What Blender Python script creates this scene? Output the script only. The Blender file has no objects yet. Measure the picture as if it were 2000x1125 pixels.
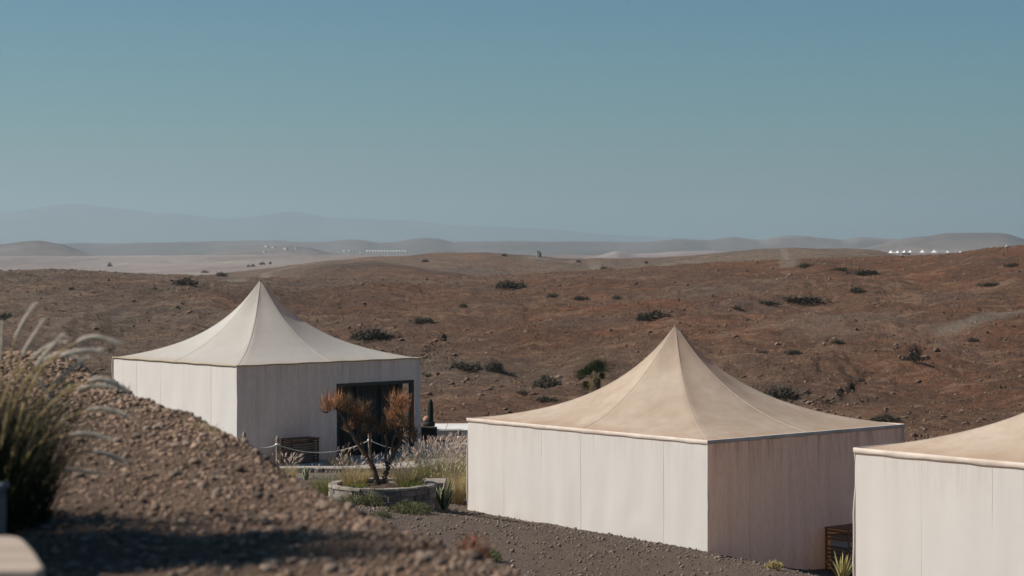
import bpy, math
import numpy as np
from mathutils import Matrix, Vector

rng = np.random.default_rng(7)
F, CX, HY = 4300.0, 1000.0, 478.0          # focal length and horizon of the photograph, in its own pixels
SC = bpy.context.scene
COL = SC.collection

# ------------------------------------------------------------------ camera
cd = bpy.data.cameras.new('camera')
cam = bpy.data.objects.new('camera', cd); COL.objects.link(cam)
cam.location = (0, 0, 0); cam.rotation_euler = (math.radians(90), 0, 0)
cd.sensor_width = 36.0; cd.lens = 36.0*F/2000.0
cd.shift_y = -(562.5-HY)/2000.0
cd.clip_start = 0.1; cd.clip_end = 120000
cd.dof.use_dof = True; cd.dof.focus_distance = 58.0; cd.dof.aperture_fstop = 3.3
SC.camera = cam

# ------------------------------------------------------------------ sky, sun, exposure
SUN_EL, SUN_AZ = math.radians(42), math.radians(-92)      # azimuth clockwise from +Y: sun to the left
w = bpy.data.worlds.new('World'); SC.world = w; w.use_nodes = True
nt = w.node_tree; nt.nodes.clear()
sky = nt.nodes.new('ShaderNodeTexSky'); sky.sky_type = 'NISHITA'; sky.sun_disc = False
sky.sun_elevation = SUN_EL; sky.sun_rotation = SUN_AZ
sky.altitude = 500; sky.air_density = 1.0; sky.dust_density = 1.0; sky.ozone_density = 1.4
hsv = nt.nodes.new('ShaderNodeHueSaturation'); hsv.inputs['Saturation'].default_value = 1.2
bg = nt.nodes.new('ShaderNodeBackground'); bg.inputs['Strength'].default_value = 0.05
wo = nt.nodes.new('ShaderNodeOutputWorld')
tint = nt.nodes.new('ShaderNodeMix'); tint.data_type = 'RGBA'; tint.blend_type = 'MULTIPLY'
tint.inputs[0].default_value = 1.0; tint.inputs[7].default_value = (0.44, 0.86, 0.98, 1)
nt.links.new(sky.outputs[0], hsv.inputs['Color']); nt.links.new(hsv.outputs[0], tint.inputs[6])
nt.links.new(tint.outputs[2], bg.inputs[0]); nt.links.new(bg.outputs[0], wo.inputs[0])
ld = bpy.data.lights.new('sun', 'SUN'); ld.energy = 4.8; ld.angle = math.radians(0.53); ld.color = (1.0, 0.93, 0.84)
sun = bpy.data.objects.new('sun', ld); COL.objects.link(sun)
sdir = Vector((math.sin(SUN_AZ)*math.cos(SUN_EL), math.cos(SUN_AZ)*math.cos(SUN_EL), math.sin(SUN_EL)))
sun.rotation_euler = sdir.to_track_quat('Z', 'Y').to_euler()
SC.view_settings.view_transform = 'Standard'; SC.view_settings.look = 'None'
SC.view_settings.gamma = 1.0; SC.view_settings.use_curve_mapping = False
SC.view_settings.exposure = 0.33
SC.render.engine = 'CYCLES'
SC.cycles.use_denoising = True
SC.cycles.volume_bounces = 1
SC.cycles.max_bounces = 6
SC.cycles.transparent_max_bounces = 12

# ------------------------------------------------------------------ helpers: points
def P(px, py, Y):
    return np.array([(px-CX)/F*Y, Y, -(py-HY)/F*Y])
def PZ(px, py, z):
    return P(px, py, -z*F/(py-HY))
def smooth(t):
    t = np.clip(t, 0, 1); return t*t*(3-2*t)

# ------------------------------------------------------------------ helpers: noise
_perm = np.random.default_rng(3).permutation(512)
_perm = np.concatenate([_perm, _perm, _perm])
_ga = np.random.default_rng(4).random(512)*2*np.pi
_gx, _gy = np.cos(_ga), np.sin(_ga)
def gnoise(x, y):
    xi = np.floor(x).astype(np.int64); yi = np.floor(y).astype(np.int64)
    xf = x-xi; yf = y-yi
    u = xf*xf*xf*(xf*(xf*6-15)+10); v = yf*yf*yf*(yf*(yf*6-15)+10)
    def g(ix, iy, dx, dy):
        h = _perm[(_perm[ix & 511]+(iy & 511))]
        return _gx[h]*dx+_gy[h]*dy
    n00 = g(xi, yi, xf, yf); n10 = g(xi+1, yi, xf-1, yf)
    n01 = g(xi, yi+1, xf, yf-1); n11 = g(xi+1, yi+1, xf-1, yf-1)
    return (n00*(1-u)+n10*u)*(1-v)+(n01*(1-u)+n11*u)*v
def fbm(x, y, s, octv=4, gain=0.5, seed=0.0):
    a, f, t = 1.0, 1.0/s, 0.0
    for k in range(octv):
        t = t+a*gnoise(x*f+seed+k*17.3, y*f+seed*1.7-k*9.1); a *= gain; f *= 2.03
    return t*1.5
def ridged(x, y, s, octv=4, seed=0.0):
    a, f, t = 1.0, 1.0/s, 0.0
    for k in range(octv):
        t = t+a*(1-2.2*np.abs(gnoise(x*f+seed+k*7.3, y*f+seed*1.7-k*3.1))); a *= .5; f *= 2.03
    return t*.5

# ------------------------------------------------------------------ helpers: meshes and objects
def make_mesh(name, V, Fc, mats=(), smooth_=False, attrs=None):
    """Fc: (n,3) or (n,4) array, or a list of polygons / arrays"""
    V = np.asarray(V, dtype=np.float64)
    me = bpy.data.meshes.new(name)
    if isinstance(Fc, np.ndarray): Fc = [Fc]
    elif len(Fc) and not isinstance(Fc[0], np.ndarray):
        me.from_pydata(V.tolist(), [], [tuple(int(i) for i in f) for f in Fc]); Fc = None
    if Fc is not None:
        Fc = [f for f in Fc if len(f)]
        ln = np.concatenate([np.full(len(f), f.shape[1]) for f in Fc])
        idx = np.concatenate([f.ravel() for f in Fc]).astype(np.int32)
        st = np.concatenate([[0], np.cumsum(ln)[:-1]]).astype(np.int32)
        me.vertices.add(len(V)); me.vertices.foreach_set('co', V.ravel())
        me.loops.add(len(idx)); me.loops.foreach_set('vertex_index', idx)
        me.polygons.add(len(ln)); me.polygons.foreach_set('loop_start', st); me.polygons.foreach_set('loop_total', ln.astype(np.int32))
        me.update(calc_edges=True)
    if smooth_: me.polygons.foreach_set('use_smooth', np.ones(len(me.polygons), dtype=bool))
    for k, a in (attrs or {}).items():
        at = me.attributes.new(k, 'FLOAT', 'POINT'); at.data.foreach_set('value', np.asarray(a, dtype=np.float32))
    for m in mats: me.materials.append(m)
    me.update()
    return me
def link(name, data, parent=None, **props):
    o = bpy.data.objects.new(name, data); COL.objects.link(o)
    if parent is not None: o.parent = parent
    for k, v in props.items(): o[k] = v
    return o
def thing(name, label, cat, loc=(0, 0, 0), group=None, data=None, rz=0):
    o = link(name, data, None, label=label, category=cat)
    o.location = loc; o.rotation_euler = (0, 0, rz)
    if group: o['group'] = group
    return o
def copy_tree(o, parent=None):
    c = o.copy(); COL.objects.link(c); c.parent = parent
    for ch in list(o.children): copy_tree(ch, c)
    return c
class MB:
    """collects verts/faces (with a per-vertex 'tone') for ONE mesh"""
    def __init__(s): s.v = []; s.f = []; s.t = []; s.n = 0
    def add(s, V, Fc, tone=0.5):
        V = np.asarray(V, float); Fc = np.asarray(Fc, int)
        s.v.append(V); s.f.append(Fc+s.n); s.n += len(V)
        s.t.append(np.full(len(V), tone) if np.isscalar(tone) else np.asarray(tone)); return s
    def box(s, x0, x1, y0, y1, z0, z1, M=None, tone=0.5):
        V = np.array([[x, y, z] for x in (x0, x1) for y in (y0, y1) for z in (z0, z1)], float)
        if M is not None: V = V@np.array(M)[:3, :3].T+np.array(M)[:3, 3]
        return s.add(V, [[0, 1, 3, 2], [4, 6, 7, 5], [0, 4, 5, 1], [2, 3, 7, 6], [0, 2, 6, 4], [1, 5, 7, 3]], tone)
    def mesh(s, name, mats=(), smooth_=False):
        V = np.concatenate(s.v); T = np.concatenate(s.t)
        return make_mesh(name, V, [f for f in s.f], mats, smooth_, {'tone': T})
def bevel_box(x0, x1, y0, y1, z0, z1, b=0.01):
    """box with chamfered edges"""
    V = []; c = [(x0, x1), (y0, y1), (z0, z1)]
    import itertools
    for sx, sy, sz in itertools.product((0, 1), repeat=3):
        p = [c[0][sx], c[1][sy], c[2][sz]]; sg = [1-2*sx, 1-2*sy, 1-2*sz]
        for ax in range(3):
            q = [p[k]+(sg[k]*b if k != ax else 0) for k in range(3)]; V.append(q)
    def vi(sx, sy, sz, ax): return (sx*4+sy*2+sz)*3+ax
    Fc = []
    Fc.append([vi(0, 0, 0, 0), vi(0, 0, 1, 0), vi(0, 1, 1, 0), vi(0, 1, 0, 0)]); Fc.append([vi(1, 0, 0, 0), vi(1, 1, 0, 0), vi(1, 1, 1, 0), vi(1, 0, 1, 0)])
    Fc.append([vi(0, 0, 0, 1), vi(1, 0, 0, 1), vi(1, 0, 1, 1), vi(0, 0, 1, 1)]); Fc.append([vi(0, 1, 0, 1), vi(0, 1, 1, 1), vi(1, 1, 1, 1), vi(1, 1, 0, 1)])
    Fc.append([vi(0, 0, 0, 2), vi(0, 1, 0, 2), vi(1, 1, 0, 2), vi(1, 0, 0, 2)]); Fc.append([vi(0, 0, 1, 2), vi(1, 0, 1, 2), vi(1, 1, 1, 2), vi(0, 1, 1, 2)])
    for a, b2 in ((0, 1), (0, 2), (1, 2)):
        o = 3-a-b2
        for sa in (0, 1):
            for sb in (0, 1):
                s0 = [0, 0, 0]; s0[a] = sa; s0[b2] = sb; s1 = list(s0); s1[o] = 1
                Fc.append([vi(*s0, a), vi(*s1, a), vi(*s1, b2), vi(*s0, b2)])
    for s_ in itertools.product((0, 1), repeat=3): Fc.append([vi(*s_, 0), vi(*s_, 1), vi(*s_, 2)])
    return V, Fc
def tubes(paths, radii, sides=5, cap=True):
    """paths (n,k,3), radii (n,k) -> verts, quads"""
    paths = np.asarray(paths, float); radii = np.asarray(radii, float)
    if paths.ndim == 2: paths = paths[None]; radii = radii[None]
    n, k, _ = paths.shape
    T = np.gradient(paths, axis=1); T /= np.linalg.norm(T, axis=2, keepdims=True)+1e-9
    ref = np.where(np.abs(T[..., 2:3]) > .95, np.array([1., 0, 0]), np.array([0, 0, 1.]))
    A = np.cross(T, ref); A /= np.linalg.norm(A, axis=2, keepdims=True)+1e-9
    B = np.cross(T, A)
    ang = np.arange(sides)*2*np.pi/sides
    V = paths[:, :, None]+radii[:, :, None, None]*(A[:, :, None]*np.cos(ang)[None, None, :, None]+B[:, :, None]*np.sin(ang)[None, None, :, None])
    idx = np.arange(n*k*sides).reshape(n, k, sides)
    a = idx[:, :-1]; b = idx[:, 1:]
    Q = np.stack([a, np.roll(a, -1, 2), np.roll(b, -1, 2), b], -1).reshape(-1, 4)
    return V.reshape(-1, 3), Q
def blades(base, az, length, lean, curve, width, seg=4, prof=None):
    """curved tapering leaves; all inputs (n,) arrays, base (n,3)"""
    n = len(base); s = np.linspace(0, 1, seg+1)[None]
    L = length[:, None]; out = L*(lean[:, None]*s+curve[:, None]*s**2)
    up = L*(s*np.sqrt(np.clip(1-lean[:, None]**2, .05, 1))-0.55*np.abs(curve[:, None])*s**2.2)
    d = np.stack([np.cos(az), np.sin(az)], -1)
    C = np.zeros((n, seg+1, 3)); C[..., 0] = base[:, :1]+out*d[:, :1]; C[..., 1] = base[:, 1:2]+out*d[:, 1:]; C[..., 2] = base[:, 2:]+up
    wv = (prof(s) if prof else (1-s)**.6*.9+.1*(1-s))*width[:, None]/2
    tw = az+rng.uniform(.6, 2.5, n)
    pd = np.stack([np.cos(tw), np.sin(tw), np.zeros(n)], -1)
    V = np.stack([C-wv[..., None]*pd[:, None], C+wv[..., None]*pd[:, None]], 2)
    idx = np.arange(n*(seg+1)*2).reshape(n, seg+1, 2)
    Q = np.stack([idx[:, :-1, 0], idx[:, :-1, 1], idx[:, 1:, 1], idx[:, 1:, 0]], -1).reshape(-1, 4)
    return V.reshape(-1, 3), Q, C
def ico(seed=0, jitter=.18, flat=.7):
    r = np.random.default_rng(seed); t = (1+5**.5)/2
    V = np.array([[-1, t, 0], [1, t, 0], [-1, -t, 0], [1, -t, 0], [0, -1, t], [0, 1, t], [0, -1, -t], [0, 1, -t], [t, 0, -1], [t, 0, 1], [-t, 0, -1], [-t, 0, 1]])/1.902
    Fc = np.array([[0, 11, 5], [0, 5, 1], [0, 1, 7], [0, 7, 10], [0, 10, 11], [1, 5, 9], [5, 11, 4], [11, 10, 2], [10, 7, 6], [7, 1, 8], [3, 9, 4], [3, 4, 2], [3, 2, 6], [3, 6, 8], [3, 8, 9], [4, 9, 5], [2, 4, 11], [6, 2, 10], [8, 6, 7], [9, 8, 1]])
    V = V*(1+r.uniform(-jitter, jitter, (12, 1)))+r.uniform(-jitter, jitter, (12, 3))*.6
    V[:, 2] *= flat
    return V, Fc
def octa(seed=0):
    r = np.random.default_rng(seed)
    V = np.array([[1, 0, 0], [-1, 0, 0], [0, 1, 0], [0, -1, 0], [0, 0, .75], [0, 0, -.5]])+r.uniform(-.25, .25, (6, 3))
    Fc = np.array([[0, 2, 4], [2, 1, 4], [1, 3, 4], [3, 0, 4], [2, 0, 5], [1, 2, 5], [3, 1, 5], [0, 3, 5]])
    return V, Fc
def scatter(mb, bases, pos, scl, tone, r=rng):
    """copies of small base meshes placed at pos with (n,3) scales, random spin and tilt"""
    n = len(pos); pick = r.integers(0, len(bases), n)
    for k, (V, Fc) in enumerate(bases):
        m = np.nonzero(pick == k)[0]
        if not len(m): continue
        a = r.uniform(0, 2*np.pi, len(m)); b = r.uniform(-.5, .5, len(m))
        W = V[None]*scl[m][:, None]
        x = W[..., 0]; y = W[..., 1]; z = W[..., 2]
        y2 = y*np.cos(b)[:, None]-z*np.sin(b)[:, None]; z2 = y*np.sin(b)[:, None]+z*np.cos(b)[:, None]
        x3 = x*np.cos(a)[:, None]-y2*np.sin(a)[:, None]; y3 = x*np.sin(a)[:, None]+y2*np.cos(a)[:, None]
        W = np.stack([x3, y3, z2], -1)+pos[m][:, None]
        Q = Fc[None]+(np.arange(len(m))*len(V))[:, None, None]
        mb.add(W.reshape(-1, 3), Q.reshape(-1, Fc.shape[1]), np.repeat(tone[m], len(V)))

# ------------------------------------------------------------------ helpers: materials
class NT:
    def __init__(s, name, rough=.9, spec=.2):
        s.m = bpy.data.materials.new(name); s.m.use_nodes = True; s.t = s.m.node_tree
        s.b = s.t.nodes['Principled BSDF']; s.b.inputs['Roughness'].default_value = rough
        s.b.inputs['Specular IOR Level'].default_value = spec
    def n(s, typ, **kw):
        nd = s.t.nodes.new(typ)
        for k, v in kw.items(): setattr(nd, k, v)
        return nd
    def l(s, a, b): s.t.links.new(a, b)
    def coord(s, kind='Object', scale=(1, 1, 1)):
        c = s.n('ShaderNodeTexCoord'); mp = s.n('ShaderNodeMapping'); mp.inputs['Scale'].default_value = scale
        s.l(c.outputs[kind], mp.inputs[0]); return mp.outputs[0]
    def noise(s, vec, scale, detail=5, rough=.6, lo=.3, hi=.7):
        nn = s.n('ShaderNodeTexNoise'); nn.inputs['Scale'].default_value = scale; nn.inputs['Detail'].default_value = detail
        nn.inputs['Roughness'].default_value = rough; s.l(vec, nn.inputs['Vector'])
        return s.rng(nn.outputs['Fac'], lo, hi)
    def rng(s, val, lo, hi, a=0., b=1.):
        mr = s.n('ShaderNodeMapRange'); mr.inputs[1].default_value = lo; mr.inputs[2].default_value = hi
        mr.inputs[3].default_value = a; mr.inputs[4].default_value = b; s.l(val, mr.inputs[0]); return mr.outputs[0]
    def attr(s, name):
        a = s.n('ShaderNodeAttribute'); a.attribute_name = name; return a.outputs['Fac']
    def obr(s): return s.n('ShaderNodeObjectInfo').outputs['Random']
    def math(s, op, a, b=None):
        m = s.n('ShaderNodeMath', operation=op)
        for k, x in enumerate((a, b)):
            if x is None: continue
            if isinstance(x, (int, float)): m.inputs[k].default_value = x
            else: s.l(x, m.inputs[k])
        return m.outputs[0]
    def mix(s, fac, a, b, mode='MIX'):
        m = s.n('ShaderNodeMix'); m.data_type = 'RGBA'; m.blend_type = mode
        for k, x in ((0, fac), (6, a), (7, b)):
            if isinstance(x, (int, float)): m.inputs[k].default_value = x
            elif isinstance(x, tuple): m.inputs[k].default_value = x+(1,) if len(x) == 3 else x
            else: s.l(x, m.inputs[k])
        return m.outputs[2]
    def col(s, c):
        if isinstance(c, tuple): s.b.inputs['Base Color'].default_value = c+(1,)
        else: s.l(c, s.b.inputs['Base Color'])
    def bump(s, h, strength=.5, dist=.02):
        b = s.n('ShaderNodeBump'); b.inputs['Strength'].default_value = strength; b.inputs['Distance'].default_value = dist
        s.l(h, b.inputs['Height']); s.l(b.outputs[0], s.b.inputs['Normal'])

def mat_simple(name, c1, c2, scale=6, rough=.9, spec=.2, bump=0, stretch=(1, 1, 1), rnd=.25):
    t = NT(name, rough, spec); v = t.coord('Object', stretch)
    f = t.noise(v, scale)
    c = t.mix(f, c1, c2)
    r = t.rng(t.obr(), 0, 1, 1-rnd, 1+rnd*.6)
    c = t.mix(1.0, c, t_gray(t, r), 'MULTIPLY')
    t.col(c)
    if bump: t.bump(f, .6, bump)
    return t.m
def t_gray(t, v):
    cb = t.n('ShaderNodeCombineColor')
    for k in range(3): t.l(v, cb.inputs[k])
    return cb.outputs[0]
def mat_tone(name, c1, c2, rough=.9, spec=.2, nscale=0, c3=None, trans=0):
    """colour from the per-vertex 'tone' of loose pieces (each stone / leaf its own colour)"""
    t = NT(name, rough, spec)
    c = t.mix(t.attr('tone'), c1, c2)
    if c3 is not None:
        c = t.mix(t.noise(t.coord('Object'), nscale, 3), c, c3)
    t.col(c)
    if trans:
        tr = t.n('ShaderNodeBsdfTranslucent'); t.l(c, tr.inputs[0]); ms = t.n('ShaderNodeMixShader'); ms.inputs[0].default_value = trans
        out = t.t.nodes['Material Output']; t.l(t.b.outputs[0], ms.inputs[1]); t.l(tr.outputs[0], ms.inputs[2]); t.l(ms.outputs[0], out.inputs[0])
    return t.m

# ------------------------------------------------------------------ terrain heights
def tps_fit(pts):
    X = pts[:, :2]; n = len(X); d = np.linalg.norm(X[:, None]-X[None], axis=2)
    K = np.where(d > 0, d*d*np.log(d+1e-12), 0)+np.eye(n)*1.5; Pm = np.c_[np.ones(n), X]
    A = np.block([[K, Pm], [Pm.T, np.zeros((3, 3))]]); b = np.r_[pts[:, 2], np.zeros(3)]
    return X, np.linalg.solve(A, b)
LOW = np.array([(-8.5, 64, -6.7), (-12, 70, -6.7), (-3, 70, -6.75), (-7, 75, -6.7), (0, 72, -6.8), (0, 80, -6.8), (-14, 60, -6.3),
    (-6, 60, -6.8), (-6.2, 66, -6.85), (-2, 62, -6.95), (-3.2, 53.0, -6.35), (-4.4, 55, -6.35), (-2, 57, -6.85), (-3.3, 57.5, -6.7), (-1.2, 58.9, -7.1), (1.7, 55.5, -7.22),
    (-1.6, 47, -5.85), (0, 45, -6.0), (0, 38, -5.75), (2.9, 42, -6.3), (5.9, 44, -6.62), (4.64, 52.2, -7.27), (-4, 44, -5.6), (-8, 50, -5.7),
    (7.0, 47, -7.2), (6.6, 51.5, -7.75), (7.8, 54, -8.1), (9.5, 57, -8.15), (8.5, 49, -8.0), (6.5, 39, -6.7), (12, 45, -8), (12, 33, -6.8), (16, 40, -8), (14, 60, -8.2),
    (5, 30, -5.6), (0, 28, -5.5), (-5, 34, -5.4), (-12, 40, -5.6), (8, 20, -5.6), (2, 18, -5.0), (-20, 50, -6), (25, 30, -7), (25, 60, -9), (3, 68, -7.6), (8, 75, -8.6), (-20, 80, -7.5), (0, 88, -8.6), (20, 85, -9.6)], float)
_TX, _TW = tps_fit(LOW)
def low(X, Y):
    o = np.empty(X.size); x = X.ravel(); y = Y.ravel()
    for i in range(0, len(x), 100000):
        a = x[i:i+100000]; b = y[i:i+100000]
        d2 = (a[:, None]-_TX[None, :, 0])**2+(b[:, None]-_TX[None, :, 1])**2
        K = .5*d2*np.log(d2+1e-9)
        o[i:i+100000] = K@_TW[:-3]+_TW[-3]+_TW[-2]*a+_TW[-1]*b
    return np.clip(o.reshape(X.shape), -10.5, -4.2)
def edge_d(X, Y):
    """signed distance beyond the edge of the stony terrace the camera stands on"""
    ux, uy = -4.6/14.45, 13.7/14.45
    dA = (X-0.0)*uy-(Y-8.3)*ux
    dA = dA-.14*smooth((12-Y)/4)+.10*fbm(X, Y, 3.2, 3, seed=5)
    dB = Y-22.3+.4*fbm(X, Y, 3, 3, seed=9)
    k = 1.2
    return np.maximum(dA, dB)+k*np.exp(-np.abs(dA-dB)/k)*.25
def near(X, Y):
    d = edge_d(X, Y)
    ter = -1.27+.03*fbm(X, Y, 2.5, 4, seed=2)+.026*fbm(X, Y, .5, 4, .6, seed=12)+.03*np.exp(-((d+.35)/.5)**2)-.025*smooth((12.5-Y)/3)+.075*smooth((Y-12.3)/2.5)
    # low hump of rubble near the far left end of the terrace
    ter = ter+.12*np.exp(-(((X+4.6)/1.6)**2+((Y-20.5)/2)**2))
    bank = ter-.62*np.maximum(d, 0)-.25*smooth(d/1.2)
    k = .35
    lw = low(X, Y)+.05*fbm(X, Y, 3, 4, seed=31)+.02*fbm(X, Y, .6, 3, seed=33)
    m = np.maximum(bank, lw); z = m+k*np.exp(-np.abs(bank-lw)/k)*.35
    return z
def prof(pts, Yd):
    """crest height from (px,py) outline at distance Yd"""
    a = np.array(pts, float); u = (a[:, 0]-CX)/F; z = -(a[:, 1]-HY)/F*Yd
    return u, z
def cint(pts, Yd):
    u, z = prof(pts, Yd)
    from numpy import interp
    uu = np.linspace(u[0], u[-1], 3000); zz = interp(uu, u, z)
    k = np.hanning(19); k /= k.sum(); zz = np.convolve(np.pad(zz, 9, mode='edge'), k, 'valid')
    return lambda q: interp(q, uu, zz)
C1 = cint([(-1500, 545), (-500, 530), (0, 533), (120, 529), (230, 534), (330, 540), (430, 547), (560, 549), (700, 549), (860, 547), (1000, 541), (1100, 535), (1200, 529), (1300, 523), (1400, 516), (1500, 512), (1600, 508), (1700, 506), (1800, 503), (1860, 500), (1930, 490), (1990, 484), (2100, 476), (2600, 455), (3500, 450)], 380)
Y1 = 380.
C2 = cint([(-1500, 560), (100, 552), (300, 546), (430, 538), (500, 531), (580, 519), (660, 510), (760, 504), (860, 497), (940, 496), (1010, 500), (1080, 505), (1150, 507), (1220, 507), (1280, 503), (1350, 501), (1400, 496), (1450, 491), (1500, 488), (1560, 487), (1640, 488), (1700, 490), (1730, 494), (1760, 501), (1850, 504), (2000, 504), (3000, 500)], 800)
Y2 = 800.
C2b = cint([(-1500, 560), (480, 560), (540, 545), (600, 528), (660, 520), (720, 517), (800, 524), (880, 534), (960, 545), (1020, 560), (3000, 560)], 600)
C3 = cint([(-1500, 530), (250, 528), (400, 523), (500, 520), (620, 514), (1100, 512), (1170, 500), (1205, 490), (1240, 497), (1290, 495), (1330, 491), (1390, 490), (1440, 497), (1500, 500), (3000, 510)], 1600)
Y3 = 1600.
C4 = cint([(-1500, 500), (1500, 500), (1700, 494), (1750, 493.5), (1900, 492.5), (2000, 490), (3000, 490)], 2300)
C5 = cint([(-1500, 480), (-300, 480), (0, 478), (40, 472), (75, 470), (120, 477), (160, 490), (190, 501), (230, 506), (370, 505), (430, 493), (500, 487), (560, 481), (610, 485), (640, 493), (690, 502), (3000, 503)], 4200)
C6 = cint([(-1500, 474), (0, 476), (185, 474), (330, 471), (540, 468.5), (600, 472), (650, 470), (690, 465), (715, 466), (735, 471.5), (775, 470), (800, 465), (832, 462.5), (860, 465), (882, 472.5), (920, 471), (960, 470), (1050, 469), (1130, 467), (1200, 469), (1260, 468), (1330, 463.5), (1380, 469), (1430, 460.5), (1485, 467), (1530, 460), (1570, 459.5), (1625, 464), (1645, 468), (1680, 460.5), (1735, 464), (1800, 466), (2400, 468), (3500, 470)], 7500)
C6b = cint([(-1500, 500), (1600, 500), (1700, 480), (1740, 469), (1770, 462), (1790, 459.5), (1815, 458), (1845, 453.5), (1900, 453), (1960, 453), (1980, 458), (2005, 467), (2100, 474), (2400, 480), (3500, 480)], 5600)
KY = np.array([95, 130, 380, 480, 600, 700, 800, 1050, 1600, 1850, 2300, 2600, 3400, 4200, 4900, 5600, 6300, 7500, 9500], float)
def far(u, D):
    z1, z2, z2b, z3, z4, z5, z6, z6b = C1(u), C2(u), C2b(u), C3(u), C4(u), C5(u), C6(u), C6b(u)
    K = np.stack([np.full_like(u, -9.0), np.full_like(u, -11.3)-1.5*u, z1, z1*1.0-3.0, np.maximum(z2b, z1-6), np.minimum(z2-2.5, z2b-1), z2, z2-8,
        z3, np.minimum(z3-4, -19), z4, np.full_like(u, -24.), np.full_like(u, -25.5), z5, np.full_like(u, -26.), z6b, np.minimum(z6b-10, -18), z6, z6-30], 0)
    Dc = np.clip(D, KY[0], KY[-1]); j = np.clip(np.searchsorted(KY, Dc, side='right')-1, 0, len(KY)-2)
    t = (Dc-KY[j])/(KY[j+1]-KY[j])
    ii = np.arange(K.shape[1])
    a = K[j, ii]; b = K[j+1, ii]
    # gentle rounding: straight slopes with eased ends, stronger for the long near slope
    e = np.where(j == 1, .55*t+.45*smooth(t)+.10*np.sin(np.pi*t)*t, smooth(t))
    return a+(b-a)*e
def height(X, Y, detail=True):
    X = np.asarray(X, float); Y = np.asarray(Y, float); sh = X.shape
    x = X.ravel(); y = Y.ravel()
    r = np.hypot(x, y); th = np.arctan2(x, y); thc = np.clip(th, -.6, .6)
    u = np.tan(thc); D = r*np.cos(thc)
    zf = far(u, D)
    amp = np.clip((D-95)/60, 0, 1)
    if detail:
        near_amp = amp*np.clip(1.15-D/900, .25, 1)
        zf = zf+near_amp*(2.9*fbm(x, y, 52, 5, .55, seed=1)*smooth((D-110)/80)*(1-.90*np.exp(-((D-385)/60)**2))+.30*ridged(x, y, 5, 4, seed=3)+2.1*(ridged(x+.25*y, y*.38, 27, 4, seed=6)-.3)*(1-.8*np.exp(-((D-385)/60)**2))*smooth((D-125)/50)+.13*fbm(x, y, 1.3, 3, .6, seed=8))
        zf = zf+np.clip((D-1000)/800, 0, 1)*(3.0*fbm(x, y, 260, 5, .55, seed=21))*np.clip(1.3-np.abs(D-7500)/5000, .2, 1)
        zf = zf+np.clip((D-5000)/1500, 0, 1)*15*ridged(x, y, 900, 4, seed=41)-np.clip((D-5000)/1500, 0, 1)*14
    zn = np.full_like(zf, -9.)
    m = r < 125
    if m.any(): zn[m] = near(x[m], y[m])
    t = smooth((r-84)/34)
    z = zn*(1-t)+zf*t
    return z.reshape(sh)
def z_at(X, Y): return float(height(np.array([X]), np.array([Y]))[0])
def hit(px, py, y0=95., y1=9000., n=6000):
    """where the sight line through a pixel first meets the ground"""
    Y = np.geomspace(y0, y1, n); X = (px-CX)/F*Y; z = -(py-HY)/F*Y
    h = height(X, Y); k = np.nonzero(h >= z)[0]
    if not len(k): k = [int(np.argmax(h-z))]
    return np.array([X[k[0]], Y[k[0]], h[k[0]]])

# gullies, tracks and patches of the hillside, as lines on the ground
def line_pts(pp, y0=95.): return np.array([hit(a, b, y0)[:2] for a, b in pp])
def seg_dist(X, Y, pl):
    d = np.full(X.shape, 1e9)
    for (a, b) in zip(pl[:-1], pl[1:]):
        v = b-a; L = (v@v)+1e-9
        t = np.clip(((X-a[0])*v[0]+(Y-a[1])*v[1])/L, 0, 1)
        d = np.minimum(d, np.hypot(X-a[0]-t*v[0], Y-a[1]-t*v[1]))
    return d
GUL = [([(668, 575), (672, 600), (677, 625), (664, 650), (668, 668)], .9, .9), ([(1830, 665), (1790, 690), (1745, 712), (1690, 738), (1650, 765), (1612, 785), (1592, 798)], .9, 1.1),
       ([(880, 650), (850, 672), (826, 690), (806, 712)], 1.0, .7), ([(1030, 575), (1030, 610), (1026, 640)], .8, .7), ([(700, 640), (740, 700), (800, 735)], 1.2, .4), ([(1330, 700), (1400, 760), (1480, 800)], 1.2, .4)]
ROADS = [([(2040, 606), (1950, 616), (1880, 632), (1850, 642)], 1.4, .75), ([(1530, 487), (1535, 498), (1541, 510), (1543, 520)], 1.5, .6),
         ([(1040, 503), (1100, 508), (1160, 516), (1230, 523), (1290, 519), (1350, 512), (1400, 506)], 2.2, .7), ([(455, 549), (520, 533), (570, 522), (620, 512)], 2.0, .8),
         ([(60, 632), (200, 594), (330, 570)], .6, .35), ([(90, 655), (240, 612), (400, 585)], .6, .35), ([(1400, 660), (1480, 640), (1600, 628), (1700, 622)], 1.0, .35)]
GULW = [(line_pts(p), w_, d_) for p, w_, d_ in GUL]
ROADW = [(line_pts(p, 100.), w_, s_) for p, w_, s_ in ROADS]

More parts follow.
